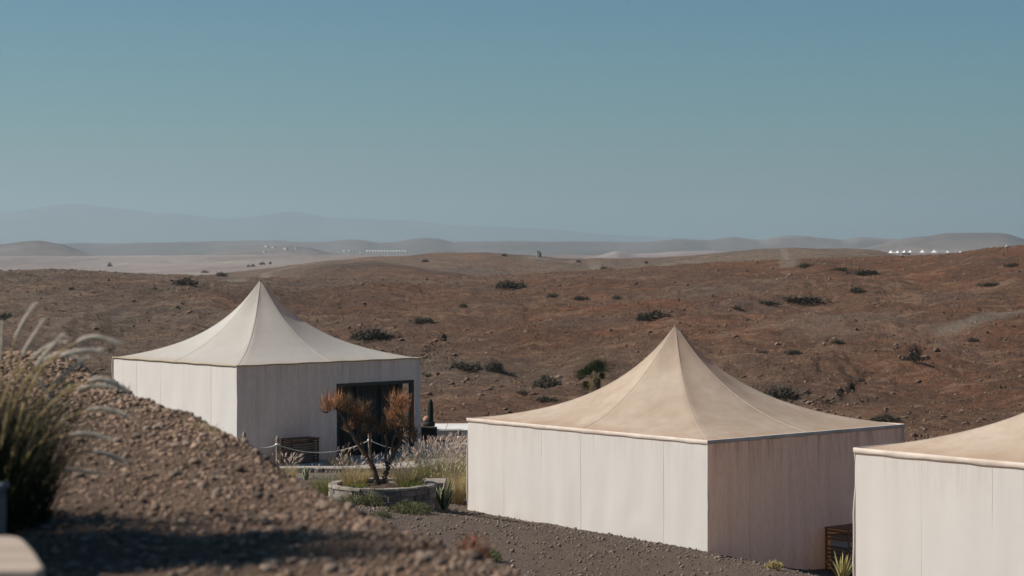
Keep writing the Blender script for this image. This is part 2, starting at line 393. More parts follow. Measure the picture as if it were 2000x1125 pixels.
# ------------------------------------------------------------------ materials
def ground_mat():
    t = NT('desert_ground', .95, .1); v = t.coord('Object')
    big = t.noise(v, .011, 4, .55, .36, .64); mid = t.noise(v, .07, 6, .65, .38, .62); fine = t.noise(v, .9, 7, .78, .40, .62); grit = t.noise(v, 5.0, 4, .7, .38, .64)
    red = t.mix(mid, (.40, .170, .086), (.27, .148, .094))
    tan = t.mix(mid, (.37, .27, .195), (.26, .20, .16))
    zone = t.math('ADD', t.math('MULTIPLY', big, .55), t.attr('tan'))
    c = t.mix(t.rng(zone, .25, .9), red, tan)
    c = t.mix(t.math('MULTIPLY', fine, .75), c, (.115, .072, .052))
    c = t.mix(t.math('MULTIPLY', t.noise(v, .35, 7, .75, .56, .70), .55), c, (.30, .23, .175))
    c = t.mix(t.math('MULTIPLY', t.noise(t.coord('Object', (1, 1.6, 1)), .13, 7, .8, .55, .72), .6), c, (.085, .062, .05))
    c = t.mix(t.math('MULTIPLY', grit, .35), c, (.10, .072, .055))
    str_ = t.coord('Object', (.45, 1, 1)); up = t.noise(str_, .32, 8, .82, .52, .60); up2 = t.noise(str_, 1.7, 6, .8, .55, .64)
    c = t.mix(t.math('MULTIPLY', up, .65), c, (.43, .27, .175)); c = t.mix(t.math('MULTIPLY', up2, .75), c, (.06, .038, .028))
    c = t.mix(t.math('MULTIPLY', t.noise(str_, .55, 8, .8, .57, .66), .6), c, (.085, .062, .048))
    c = t.mix(t.attr('pale'), c, (.36, .30, .24))
    c = t.mix(t.attr('dark'), c, (.10, .075, .06))
    t.col(c); h = t.math('ADD', t.math('MULTIPLY', fine, .6), t.math('MULTIPLY', grit, .25)); t.bump(h, 1.0, .8)
    return t.m
def near_mat():
    t = NT('stony_soil', .95, .1); v = t.coord('Object')
    a = t.noise(v, .5, 5, .6); b = t.noise(v, 9, 7, .8, .4, .62); c3 = t.noise(v, 45, 4, .7)
    c = t.mix(a, (.20, .125, .083), (.14, .095, .07))
    c = t.mix(t.math('MULTIPLY', b, .8), c, (.09, .062, .046))
    c = t.mix(t.math('MULTIPLY', c3, .35), c, (.31, .235, .18))
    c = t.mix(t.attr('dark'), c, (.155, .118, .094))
    t.col(c); t.bump(t.math('ADD', b, t.math('MULTIPLY', c3, .4)), .8, .03)
    return t.m
def plain_mat():
    t = NT('far_ground', .95, .1); v = t.coord('Object', (1, .55, 1))
    a = t.noise(v, .0009, 5, .6, .42, .58); b = t.noise(v, .0032, 7, .7, .45, .60); f = t.noise(v, .05, 5, .7)
    c = t.mix(a, (.27, .215, .19), (.125, .10, .10))
    c = t.mix(t.math('MULTIPLY', b, .75), c, (.11, .085, .075))
    c = t.mix(t.math('MULTIPLY', f, .3), c, (.33, .27, .22))
    c = t.mix(t.attr('pale'), c, (.34, .315, .315)); c = t.mix(t.attr('dark'), c, (.07, .057, .052))
    t.col(c); return t.m
def cloth(t, c, f):
    # woven canvas lets part of the light through, warmed by the weave
    tr = t.n('ShaderNodeBsdfTranslucent'); t.l(t.mix(1.0, c, (1.0, .74, .50), 'MULTIPLY'), tr.inputs[0]); ms = t.n('ShaderNodeMixShader'); ms.inputs[0].default_value = f
    out = t.t.nodes['Material Output']; t.l(t.b.outputs[0], ms.inputs[1]); t.l(tr.outputs[0], ms.inputs[2]); t.l(ms.outputs[0], out.inputs[0])
def canvas_mat(name, base, stain, amt, grime, thru=.42):
    t = NT(name, .85, .15)
    v = t.coord('Object'); st = t.coord('Object', (1, 1, .06)); st2 = t.coord('Object', (1, 1, .25))
    s1 = t.noise(st, 4.5, 6, .7, .40, .74); s2 = t.noise(st2, 20, 3, .6, .45, .8); blot = t.noise(v, .8, 5, .6, .4, .75)
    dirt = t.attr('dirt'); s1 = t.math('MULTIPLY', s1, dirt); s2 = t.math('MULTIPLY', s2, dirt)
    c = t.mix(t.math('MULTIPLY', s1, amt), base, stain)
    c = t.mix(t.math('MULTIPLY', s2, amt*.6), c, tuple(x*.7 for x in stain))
    c = t.mix(t.math('MULTIPLY', blot, .25), c, tuple(x*.86 for x in base))
    # drips that start under the eave
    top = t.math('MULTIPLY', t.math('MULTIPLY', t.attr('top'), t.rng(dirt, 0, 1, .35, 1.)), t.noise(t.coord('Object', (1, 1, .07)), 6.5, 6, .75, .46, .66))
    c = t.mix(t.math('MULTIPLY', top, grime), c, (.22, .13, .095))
    low_ = t.math('MULTIPLY', t.attr('foot'), t.noise(v, 3, 5, .7, .2, .7))
    c = t.mix(t.math('MULTIPLY', low_, .5), c, (.36, .27, .20))
    c = t.mix(1.0, c, t_gray(t, t.rng(t.obr(), 0, 1, .988, 1.01)), 'MULTIPLY')
    t.col(c); t.bump(t.noise(v, 140, 2, .5), .15, .003)
    cloth(t, c, thru)
    return t.m
def roof_mat(name, base, stain, rust, amt):
    t = NT(name, .8, .2); v = t.coord('Object'); vs = t.coord('Object', (1, 1, .35))
    a = t.noise(vs, .55, 6, .6, .35, .68); b = t.noise(vs, 2.6, 6, .65, .38, .72); f = t.noise(v, 22, 4, .7, .35, .75)
    c = t.mix(t.math('MULTIPLY', a, amt), base, stain)
    c = t.mix(t.math('MULTIPLY', b, amt*.55), c, tuple(x*.84 for x in stain))
    c = t.mix(t.math('MULTIPLY', f, .12), c, tuple(x*.75 for x in stain))
    e = t.math('MULTIPLY', t.attr('top'), t.noise(v, 1.3, 5, .6, .3, .6))
    c = t.mix(t.math('MULTIPLY', e, .55), c, rust)
    c = t.mix(t.math('MULTIPLY', t.attr('tip'), t.noise(vs, 1.6, 5, .6, .2, .6)), c, tuple(x*.62 for x in stain))
    t.col(c); t.bump(t.noise(v, .9, 4, .5), .2, .05)
    cloth(t, c, .44)
    return t.m
M = {}
M['ground'] = ground_mat(); M['near'] = near_mat(); M['plain'] = plain_mat()
M['mount'] = mat_simple('mountain_rock', (.15, .125, .115), (.09, .078, .07), .0006, stretch=(1, 1, 3), rnd=0)
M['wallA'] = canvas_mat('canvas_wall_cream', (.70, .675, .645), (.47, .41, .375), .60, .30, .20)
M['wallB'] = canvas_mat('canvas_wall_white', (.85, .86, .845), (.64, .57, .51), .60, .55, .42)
M['roofA'] = roof_mat('canvas_roof_pale', (.74, .72, .68), (.65, .615, .55), (.62, .45, .32), .55)
M['roofB'] = roof_mat('canvas_roof_dusty', (.78, .68, .565), (.60, .465, .35), (.58, .38, .25), .95)
M['seam'] = mat_simple('roof_seam', (.66, .60, .50), (.56, .49, .40), 3, rnd=.1)
M['seamdark'] = mat_simple('wall_seam', (.66, .62, .58), (.74, .70, .66), 3, rnd=.1)
M['trimA'] = mat_simple('eave_cord_tan', (.42, .35, .24), (.32, .26, .17), 3, rnd=.1)
M['trimB'] = mat_simple('eave_band_dirty', (.72, .64, .56), (.50, .39, .32), 1.4, rnd=.03)
M['dark'] = mat_simple('dark_metal_frame', (.030, .034, .036), (.02, .024, .026), 4, rough=.5, spec=.4)
M['curtain'] = mat_simple('dark_curtain', (.055, .06, .06), (.035, .042, .044), 2, stretch=(1, 1, .1))
M['finial'] = mat_simple('finial', (.30, .22, .14), (.2, .15, .1), 8)
M['wood'] = mat_simple('slat_wood', (.30, .125, .05), (.17, .07, .032), 5, rough=.6, spec=.3, stretch=(.6, .6, 6), rnd=.25)
M['woodold'] = mat_simple('slat_wood_dark', (.17, .095, .055), (.10, .06, .04), 5, rough=.7, stretch=(.6, .6, 6), rnd=.25)
M['post'] = mat_simple('post_wood', (.34, .27, .20), (.18, .14, .10), 12, stretch=(1, 1, .2), bump=.01)
M['rope'] = mat_simple('rope', (.82, .79, .72), (.66, .62, .55), 60)
M['stone'] = mat_simple('flagstone', (.36, .31, .26), (.20, .17, .145), 5, bump=.02, rnd=.35)
M['stonedark'] = mat_simple('fieldstone', (.24, .205, .175), (.13, .11, .10), 6, bump=.02, rnd=.4)
M['mortar'] = mat_simple('mortar', (.22, .19, .165), (.16, .14, .12), 8, bump=.01)
M['slab'] = mat_simple('terrace_slab', (.46, .41, .36), (.30, .27, .24), 1.2, rnd=.1)
M['white'] = mat_simple('white_render', (.74, .72, .69), (.55, .52, .48), 1.5, rnd=.05)
M['concrete'] = mat_simple('coping_concrete', (.45, .36, .29), (.30, .24, .195), 3.0, stretch=(.4, 3, 1), bump=.01, rnd=.05)
M['wallgrey'] = mat_simple('grey_render', (.15, .16, .17), (.10, .11, .12), 2.0, rnd=.05)
M['soil'] = mat_simple('bed_soil', (.10, .07, .05), (.06, .042, .03), 12, bump=.03)
M['bark'] = mat_simple('bark', (.17, .12, .085), (.075, .052, .038), 22, bump=.02, stretch=(1, 1, .4))
M['metal'] = mat_simple('unit_metal', (.45, .47, .48), (.35, .37, .38), 3, rough=.5, spec=.4)
M['black'] = mat_simple('black_pot', (.02, .021, .022), (.014, .015, .016), 5, rough=.6)
M['clay'] = mat_simple('clay', (.55, .36, .25), (.35, .2, .13), 14)
M['cactus'] = mat_simple('cactus_skin', (.035, .05, .032), (.02, .03, .022), 25)
M['stones'] = mat_tone('loose_stone', (.045, .029, .021), (.47, .33, .235), nscale=1.6, c3=(.25, .16, .11))
M['stoneobj'] = mat_simple('single_stone', (.37, .28, .215), (.15, .11, .085), 9, rnd=.55, bump=.01)
M['gravel'] = mat_tone('gravel', (.075, .056, .045), (.34, .27, .22), nscale=1.2, c3=(.16, .122, .10))
M['hillrock'] = mat_tone('hill_rock', (.075, .05, .038), (.27, .19, .14), nscale=.3, c3=(.15, .095, .068))
M['scrub'] = mat_tone('scrub_leaf', (.045, .048, .032), (.13, .115, .08))
M['scrubdry'] = mat_tone('dry_tuft', (.055, .036, .026), (.30, .18, .11))
M['bush'] = mat_tone('bush_leaf', (.030, .034, .026), (.095, .088, .066))
M['greenleaf'] = mat_tone('green_leaf', (.065, .072, .032), (.20, .205, .09), trans=.2)
M['palmleaf'] = mat_tone('palm_leaf', (.018, .034, .014), (.085, .115, .035), trans=.15)
M['grassgreen'] = mat_tone('grass_blade', (.10, .13, .03), (.46, .45, .14), trans=.25)
M['grassdry'] = mat_tone('grass_blade_dry', (.26, .21, .09), (.68, .54, .28), trans=.35)
M['plume'] = mat_tone('grass_plume', (.40, .30, .25), (.80, .66, .56), trans=.35)
M['plumenear'] = mat_tone('near_plume', (.62, .54, .45), (.90, .84, .74), trans=.4)
M['bladenear'] = mat_tone('near_blade', (.010, .016, .008), (.075, .08, .03), trans=.08)
M['agave'] = mat_tone('agave_leaf', (.12, .15, .08), (.42, .42, .26), trans=.1)
M['orange'] = mat_tone('orange_twig', (.16, .07, .035), (.68, .27, .11), nscale=5, c3=(.42, .26, .15), trans=.3)
M['rust'] = mat_tone('rust_twig', (.10, .055, .035), (.30, .16, .09), nscale=3, c3=(.12, .10, .06), trans=.2)
M['redtwig'] = mat_tone('red_twig', (.20, .075, .045), (.34, .15, .09), trans=.2)
M['yellowleaf'] = mat_tone('yellow_leaf', (.30, .28, .12), (.66, .56, .24), trans=.3)
M['farwhite'] = mat_simple('far_tent_canvas', (.84, .82, .76), (.78, .76, .70), .5, rnd=.05)
M['fardark'] = mat_simple('far_dark', (.09, .075, .065), (.06, .05, .045), .5)
M['farwall'] = mat_simple('far_pale_wall', (.62, .56, .48), (.5, .45, .4), .5, rnd=.2)

# ------------------------------------------------------------------ the ground, in rings round the camera
DT = math.radians(17.2)
thd = np.linspace(-DT, DT, 1010)
sid = DT+(math.pi-DT)*(np.linspace(0, 1, 62)[1:])**1.7
THETA = np.concatenate([-sid[::-1], thd, sid])
def ring(name, radii, mat, extra=None, parent=None):
    R, T = np.meshgrid(radii, THETA, indexing='ij')
    X = R*np.sin(T); Y = R*np.cos(T); Z = height(X, Y)
    at = {}
    if extra: Z, at = extra(X, Y, Z)
    nr, nc = R.shape
    V = np.stack([X, Y, Z], -1).reshape(-1, 3)
    idx = np.arange(nr*nc).reshape(nr, nc)
    Q = np.stack([idx[:-1, :-1], idx[:-1, 1:], idx[1:, 1:], idx[1:, :-1]], -1).reshape(-1, 4)
    Q = Q[:, ::-1].copy()
    me = make_mesh(name, V, Q, [mat], True, {k: a.ravel() for k, a in at.items()})
    return link(name, me, parent, kind='structure')
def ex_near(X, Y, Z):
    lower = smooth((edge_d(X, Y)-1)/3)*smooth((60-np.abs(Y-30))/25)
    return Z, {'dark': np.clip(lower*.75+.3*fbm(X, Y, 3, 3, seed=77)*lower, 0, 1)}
def ex_hill(X, Y, Z):
    dark = np.zeros_like(X); pale = np.zeros_like(X)
    for pl, wd, dep in GULW:
        d = seg_dist(X+.5*fbm(X, Y, 6, 3, seed=51), Y+.5*fbm(X, Y, 6, 3, seed=52), pl)
        wdl = .30*wd; on = smooth(fbm(X, Y, 9, 2, seed=53)*1.3+.35)
        Z = Z-dep*np.exp(-(d/wdl)**2)*.36*on-.18*dep*np.exp(-(d/(4*wdl))**2); dark = np.maximum(dark, (.12+.38*on)*np.exp(-(d/wdl/1.3)**2))
    for pl, wd, s in ROADW:
        d = seg_dist(X+.3*fbm(X, Y, 9, 2, seed=54), Y, pl)
        tr = np.exp(-(d/wd)**4)*s
        pale = np.maximum(pale, tr)
        Z = Z-.08*tr
    # pale silty wash in the middle of the right slope and greyer soil towards the left
    c = hit(1690, 632)
    pw = np.exp(-(((X-c[0])/(8))**2+((Y-c[1])/(13))**2)+.9*fbm(X, Y, 6, 4, seed=61))
    pale = np.maximum(pale, np.clip(.6*pw-.10, 0, .30))
    D = Y; u = X/np.maximum(Y, 1)
    tan = .36+.38*smooth((-.02-u)/.22)-.30*smooth((u+.06)/.10)*smooth((520-D)/60)+.32*smooth((D-430)/180)
    tan = tan+.25*fbm(X, Y, 30, 4, seed=71)
    d2b = np.exp(-((D-575)/50)**2)*smooth((u+.105)/.03)*smooth((.0-u)/.03)
    dark = np.maximum(dark, .6*d2b)
    pale = np.maximum(pale, .16*np.clip(smooth((D-640)/100), 0, 1)*(.6+.4*fbm(X, Y, 60, 4, seed=72)))
    rocky = np.clip(ridged(X, Y, 16, 4, seed=81)*1.6-.90+.4*fbm(X, Y, 60, 2, seed=82), 0, 1)*smooth((D-120)/60)
    Z = Z+rocky*.34*ridged(X, Y, 1.8, 3, seed=83); dark = np.maximum(dark, rocky*.65)
    return Z, {'dark': dark, 'pale': np.clip(pale, 0, 1), 'tan': tan}
def ex_plain(X, Y, Z):
    D = Y; u = X/np.maximum(Y, 1)
    pale = np.exp(-((D-1650)/260)**2)*.55*smooth((u-.02)/.03)*smooth((.14-u)/.03)
    pale = pale+.55*np.exp(-((D-2900)/900)**2)*smooth((.02-u)/.1)*np.clip(.45+1.3*fbm(X, Y*.6, 700, 4, seed=91), 0, 1.2)
    dark = .55*np.exp(-((D-4200)/500)**2)*smooth((-.19-u)/.01)+.5*np.exp(-((D-4200)/550)**2)*smooth((u+.155)/.02)*smooth((-.07-u)/.02)
    dark = dark+(.45+.35*fbm(X, Y, 1500, 4, seed=95))*smooth((D-4900)/600)
    return Z, {'pale': np.clip(pale, 0, 1), 'dark': np.clip(dark, 0, 1)}
r_near = np.concatenate([np.geomspace(.4, 6.5, 30), np.geomspace(6.6, 23, 190), np.geomspace(23.3, 37, 40), np.geomspace(37.3, 62, 110), np.geomspace(62.6, 96, 50)])
r_hill = np.concatenate([[96.], np.geomspace(98, 120, 20), np.geomspace(120.8, 400, 270), np.geomspace(402, 560, 40), np.geomspace(564, 1200, 80)])
r_plain = np.concatenate([[1200.], np.geomspace(1215, 9500, 190)])
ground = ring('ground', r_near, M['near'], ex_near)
hillside = ring('hillside', r_hill, M['ground'], ex_hill)
plain = ring('desert_plain', r_plain, M['plain'], ex_plain)
# the mountain range on the horizon
MO = [(-1500, 440), (-600, 420), (-200, 425), (0, 417), (60, 409), (110, 402), (150, 398), (200, 403), (250, 408), (310, 418), (350, 416), (430, 427), (500, 423), (540, 416), (578, 412.5), (610, 418), (650, 426), (700, 427), (760, 429), (810, 431), (870, 440), (1000, 444), (1080, 449), (1180, 458), (1300, 466), (1500, 474), (3500, 474)]
mu = np.linspace(-.7, .7, 700); Dm = 24000.
mz = np.interp(mu, (np.array(MO)[:, 0]-CX)/F, -(np.array(MO)[:, 1]-HY)/F*Dm)
mr = np.linspace(-1, 1, 40)
U, S_ = np.meshgrid(mu, mr); Ym = Dm+S_*4200+0*U; Xm = U*Dm
Zm = (mz[None]+60)*np.clip(1-np.abs(S_)**1.3, 0, 1)-60+ridged(Xm, Ym, 3500, 4, seed=101)*60*(1-np.abs(S_))*np.abs(S_)*3
Zm = Zm+10*fbm(Xm, Ym*0+1, 900, 4, seed=103)*(1-np.abs(S_))
idx = np.arange(U.size).reshape(U.shape)
link('mountain_range', make_mesh('mountain_range', np.stack([Xm, Ym, Zm], -1).reshape(-1, 3), np.stack([idx[:-1, :-1], idx[:-1, 1:], idx[1:, 1:], idx[1:, :-1]], -1).reshape(-1, 4), [M['mount']], True), kind='structure')
# flat land out to the foot of the mountains and round behind
a = np.linspace(0, 2*np.pi, 97)[:-1]; V = []; rr = (9450., 14000., 22000., 40000.); zz = (-31, -34, -38, -44)
for r_, z_ in zip(rr, zz): V += [(r_*math.cos(q), r_*math.sin(q), z_) for q in a]
Q = [[k*96+i, k*96+(i+1) % 96, (k+1)*96+(i+1) % 96, (k+1)*96+i] for k in range(3) for i in range(96)]
link('outer_plain', make_mesh('outer_plain', V, np.array(Q), [M['plain']], True, {'pale': np.full(len(V), .1), 'dark': np.zeros(len(V))}), kind='structure')

# ------------------------------------------------------------------ haze: the air between here and the mountains
hb = MB().box(-13000, 13000, -900, 34500, -47, 640)
hm = bpy.data.materials.new('haze_air'); hm.use_nodes = True; ht = hm.node_tree; ht.nodes.clear()
pv = ht.nodes.new('ShaderNodeVolumePrincipled'); ho = ht.nodes.new('ShaderNodeOutputMaterial')
pv.inputs['Color'].default_value = (.59, .74, .80, 1); pv.inputs['Density'].default_value = 8.2e-5; pv.inputs['Anisotropy'].default_value = 0.4
ht.links.new(pv.outputs[0], ho.inputs['Volume'])
hz = link('haze', hb.mesh('haze', [hm]), kind='stuff')

# ------------------------------------------------------------------ tents
def fit(N, L, R):
    """square up a corner: near, left and right eave corners -> origin, two unit directions, two lengths"""
    l = (L-N)[:2]; r = (R-N)[:2]
    a1 = math.atan2(l[1], l[0]); a2 = math.atan2(r[1], r[0]); dlt = (a1-a2)-math.pi/2
    a1 -= dlt/2; a2 += dlt/2
    return N, a1, a2, np.linalg.norm(l), np.linalg.norm(r)
def roof_profile(rho, mid=0., a=.27): a = a+.07*mid; return a*(1-rho)+(1-a)*(1-rho)**(2.65-.25*mid)
def tent(name, label, N, a1, LA, LB, ztop, zbase, rise, wall, roof, trimmat, trim_h, npA, npB, opening=None, group=None, shift=0., full=.27):
    """tent frame of reference: x along the lit wall (from near corner, direction a1), y along the shaded wall (a1-90)"""
    root = thing(name, label, 'tent', (N[0], N[1], zbase), group, rz=a1)
    H = ztop-zbase
    # local coords: x = 0..LA along a1, y = 0..-LB
    cx, cy = LA/2, -LB/2; ox, oy = shift*math.cos(a1), -shift*math.sin(a1)   # where the pole stands off centre
    def ring_pt(phi, rho):
        """phi 0..8 : corner,mid,corner,mid.. round the eave; rho 1 at the eave"""
        k = phi % 8 if phi < 8 else 0.; pts = [(0, 0), (LA/2, 0), (LA, 0), (LA, -LB/2), (LA, -LB), (LA/2, -LB), (0, -LB), (0, -LB/2), (0, 0)]
        i = min(int(k), 7); f = k-i; Rc = (LA+LB)/4*1.04; wgt = (1-rho)**1.35; q_ = 1-rho; e = []
        for c_ in (pts[i], pts[i+1]):   # nearer the top the square turns into an eight-sided ring, flat between the seams
            ex, ey = c_[0]-cx, c_[1]-cy; sc = (1-wgt)+wgt*Rc/math.hypot(ex, ey); e.append((ex*sc*rho, ey*sc*rho))
        sag = math.sin(math.pi*f)*0.02*math.sin(math.pi*min(1, rho))
        return (cx+ox*q_+e[0][0]*(1-f)+e[1][0]*f, cy+oy*q_+e[0][1]*(1-f)+e[1][1]*f, H-.004+rise*roof_profile(rho, math.sin(math.pi/2*k)**2, full)-sag)
    nphi, nr = 96, 36
    rhos = [1-(j/nr)**1.0*.992 for j in range(nr+1)]
    V = [ring_pt(i*8/nphi, r_) for r_ in rhos for i in range(nphi)]
    top = [max(0, 1-(1-r_)*7) for r_ in rhos for i in range(nphi)]
    tip = [.75*float(smooth((.30-r_)/.3)) for r_ in rhos for i in range(nphi)]
    Fc = [[j*nphi+i, j*nphi+(i+1) % nphi, (j+1)*nphi+(i+1) % nphi, (j+1)*nphi+i] for j in range(nr) for i in range(nphi)]
    Fc = np.array(Fc)[:, ::-1].copy()
    ro = link('roof', make_mesh('roof', V, Fc, [roof], True, {'top': top, 'tip': tip}), root)
    for k in range(8):
        pth = np.array([ring_pt(k, r_) for r_ in np.linspace(1, .03, 24)])+[0, 0, .004]
        rad = np.full(24, .004)
        Vt, Qt = tubes(pth, rad, 6)
        link('seam', make_mesh('seam', Vt, Qt, [M['seam']], True), root)
    tp = ring_pt(0, .012)[2]
    Vt, Qt = tubes(np.array([(cx+ox, cy+oy, tp+q) for q in (-.09, -.03, .02, .05, .08)]), np.array([.085, .06, .04, .03, .004]), 10)
    link('finial', make_mesh('finial', Vt, Qt, [M['finial']], True), root)
    # walls, panel by panel; each a slightly rippling cloth with a lapped seam
    sides = [((0, 0), (LA, 0), npA), ((0, 0), (0, -LB), npB), ((LA, 0), (LA, -LB), npB), ((0, -LB), (LA, -LB), npA)]
    for si, (p, q, n) in enumerate(sides):
        p = np.array(p, float); q = np.array(q, float); d = (q-p)/np.linalg.norm(q-p); Ls = np.linalg.norm(q-p)
        nrm = np.array([-d[1], d[0]]);
        if np.dot(nrm, (p+q)/2-np.array([cx, cy])) < 0: nrm = -nrm
        for k in range(n):
            s0, s1 = k*Ls/n, (k+1)*Ls/n
            holes = [(s0, s1, 0, H)]
            if opening and si in opening:
                o0, o1, oz0, oz1 = opening[si]
                holes = []
                a0, a1_ = max(s0, o0), min(s1, o1)
                if a1_ <= a0: holes = [(s0, s1, 0, H)]
                else:
                    if s0 < a0-1e-4: holes.append((s0, a0, 0, H))
                    if a1_ < s1-1e-4: holes.append((a1_, s1, 0, H))
                    holes.append((a0, a1_, oz1, H))
                    if oz0 > .02: holes.append((a0, a1_, 0, oz0))
            for (h0, h1, z0, z1) in holes:
                ns = max(3, int((h1-h0)/.06)); nz = max(4, int((z1-z0)/.2))
                S, Zg = np.meshgrid(np.linspace(h0, h1, ns+1), np.linspace(z0, z1, nz+1), indexing='ij')
                # taut at the eave, looser lower down; pinched at both seams
                e = np.sin(np.pi*np.clip((S-s0)/(s1-s0), 0, 1))
                loose = np.clip((H-Zg)/H, 0, 1)
                off = .009*e*loose**.6*(1+.4*math.sin(3*k+si))+.022*loose**.6*gnoise(S*1.6+si*9, Zg*.35+si)*2+.005*gnoise(S*6+si*5, Zg*.8+3)*loose
                off = off+.085*np.clip(gnoise(S*1.0+1.7*Zg, Zg*.9-S*.8+si), .05, 1)*loose*(Zg < H*.55)*np.sin(np.pi*np.clip(Zg/(H*.55), 0, 1))
                off[(S <= s0+1e-6) | (S >= s1-1e-6)] -= .001
                Px = p[0]+d[0]*S+nrm[0]*off; Py = p[1]+d[1]*S+nrm[1]*off
                V = np.stack([Px, Py, Zg], -1).reshape(-1, 3); idx = np.arange(S.size).reshape(S.shape)
                Q = np.stack([idx[:-1, :-1], idx[1:, :-1], idx[1:, 1:], idx[:-1, 1:]], -1).reshape(-1, 4)
                if np.cross(np.r_[d, 0], [0, 0, 1])@np.r_[nrm, 0] < 0: Q = Q[:, ::-1].copy()
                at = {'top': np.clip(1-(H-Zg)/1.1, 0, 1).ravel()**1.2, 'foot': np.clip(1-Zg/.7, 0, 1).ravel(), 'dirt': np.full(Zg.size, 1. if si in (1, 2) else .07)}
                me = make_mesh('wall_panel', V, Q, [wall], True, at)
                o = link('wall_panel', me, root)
            if k:
                sk = (opening or {}).get(si)
                z0 = 0 if not (sk and sk[0] < s0 < sk[1]) else sk[3]
                c = p+d*s0+nrm*.0005
                zz = np.linspace(z0, H-.03, 9); wob = .006*np.array([float(gnoise(np.array([z*1.1+si]), np.array([k*2.3]))[0]) for z in zz])
                pth = np.stack([c[0]+d[0]*wob, c[1]+d[1]*wob, zz], -1)
                Vt, Qt = tubes(pth, np.full(9, .0035), 4)
                link('wall_seam', make_mesh('wall_seam', Vt, Qt, [M['seamdark']], True), root)
        # the band or cord under the eave
        pth = []
        xs = np.linspace(-.02, Ls+.02, 30)
        if trim_h < .05:
            pth = np.stack([p[0]+d[0]*xs+nrm[0]*.02, p[1]+d[1]*xs+nrm[1]*.02, np.full(30, H+.012)+.006*np.sin(xs*5+si)], -1)
            Vt, Qt = tubes(pth, np.full(30, .026), 6)
        else:
            top_ = H+.03; prof_ = [(.012, 0), (.030, -.012), (.031, -trim_h*.5), (.030, -trim_h+.006), (.022, -trim_h), (.010, -trim_h*.5)]
            V = []
            for x in xs:
                wv = .008*math.sin(x*7+si)+.006*math.sin(x*17)
                for (o_, z_) in prof_: V.append((p[0]+d[0]*x+nrm[0]*(o_+wv*.3), p[1]+d[1]*x+nrm[1]*(o_+wv*.3), top_+z_+(wv if z_ < -trim_h*.6 else 0)))
            Vt = np.array(V); idx = np.arange(len(V)).reshape(30, 6)
            Qt = np.stack([idx[:-1], idx[1:], np.roll(idx[1:], -1, 1), np.roll(idx[:-1], -1, 1)], -1).reshape(-1, 4)
        link('eave_band', make_mesh('eave_band', Vt, Qt, [trimmat], True), root)
    for (x, y) in ((0, 0), (LA, 0), (0, -LB), (LA, -LB)):
        sx = 1 if x > 0 else -1; sy = 1 if y == 0 else -1
        zz = np.linspace(0, H, 14); wob = .016*np.sin(zz*2.6+x)+.01*np.sin(zz*5.3)
        Vt, Qt = tubes(np.stack([x+sx*(.006+wob), y+sy*(.006+wob), zz], -1), np.full(14, .018), 5)
        link('corner_seam', make_mesh('corner_seam', Vt, Qt, [wall], True, {'top': np.zeros(len(Vt)), 'foot': np.zeros(len(Vt))}), root)
    return root, H

# the left tent, with the glazed corner
hL = 3.63; f_ = lambda px, py, h: np.array([(px-CX)*h/(py-HY), F*h/(py-HY), -h])
N, a1, a2, LA, LB = fit(f_(463, 716, hL), f_(218, 700, hL), f_(822, 701, hL)); LA *= 1.045; LB *= 1.025
ZB1 = -6.66
OP0, OP1 = LB*.525, LB*.968
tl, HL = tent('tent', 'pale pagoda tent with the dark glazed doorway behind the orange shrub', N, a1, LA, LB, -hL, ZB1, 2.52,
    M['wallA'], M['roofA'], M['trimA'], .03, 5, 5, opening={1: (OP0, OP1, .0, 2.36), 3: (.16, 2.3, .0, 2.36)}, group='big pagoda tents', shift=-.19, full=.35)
# local frame: shaded wall runs along -y at x=0 (inside is +x)
def tl_box(name, x0, x1, y0, y1, z0, z1, mat, b=.008, parent=None, **k):
    V, Fc = bevel_box(min(x0, x1), max(x0, x1), min(y0, y1), max(y0, y1), z0, z1, b)
    return link(name, make_mesh(name, V, Fc, [mat]), parent or tl, **k)
tl_box('door_frame', .015, .10, -OP0-.0, -OP0-.09, 0, 2.36, M['dark']); tl_box('door_frame', .015, .10, -OP0-.09, -OP1+.14, 2.25, 2.36, M['dark'])
tl_box('door_frame', .015, .13, -OP1, -OP1+.14, 0, 2.36, M['dark'])
tl_box('door_threshold', -.05, .6, -OP0-.09, -OP1+.14, -.05, .05, M['slab'])
# folded curtain behind the doorway
ys = np.linspace(OP0+.05, LB*.905, 150); V = []
for i, yv in enumerate(ys):
    x = .34+.045*math.sin(yv*26)+.02*math.sin(yv*9.5)
    for z in (.06, 1.2, 2.55): V.append((x, -yv, z))
idx = np.arange(len(V)).reshape(-1, 3)
Q = np.stack([idx[:-1, :-1], idx[1:, :-1], idx[1:, 1:], idx[:-1, 1:]], -1).reshape(-1, 4)
o = link('curtain', make_mesh('curtain', V, Q, [M['curtain']], True), tl); md = o.modifiers.new('t', 'SOLIDIFY'); md.thickness = .01
tl_box('glazing_bar', .20, .27, -LB*.66, -LB*.672, .05, 2.3, M['dark']); tl_box('glazing_bar', .20, .27, -LB*.80, -LB*.812, .05, 2.3, M['dark'])
tl_box('glazing_bar', .25, .36, -LB*.905, -LB*.93, .0, 2.5, M['dark'])
tl_box('inner_floor', .2, 2.6, -OP0-.1, -LB+.05, -.04, .03, M['slab'])
tl_box('glazing_bar', .10, .17, -LB*.93, -LB*.955, 1.22, 1.26, M['white'])
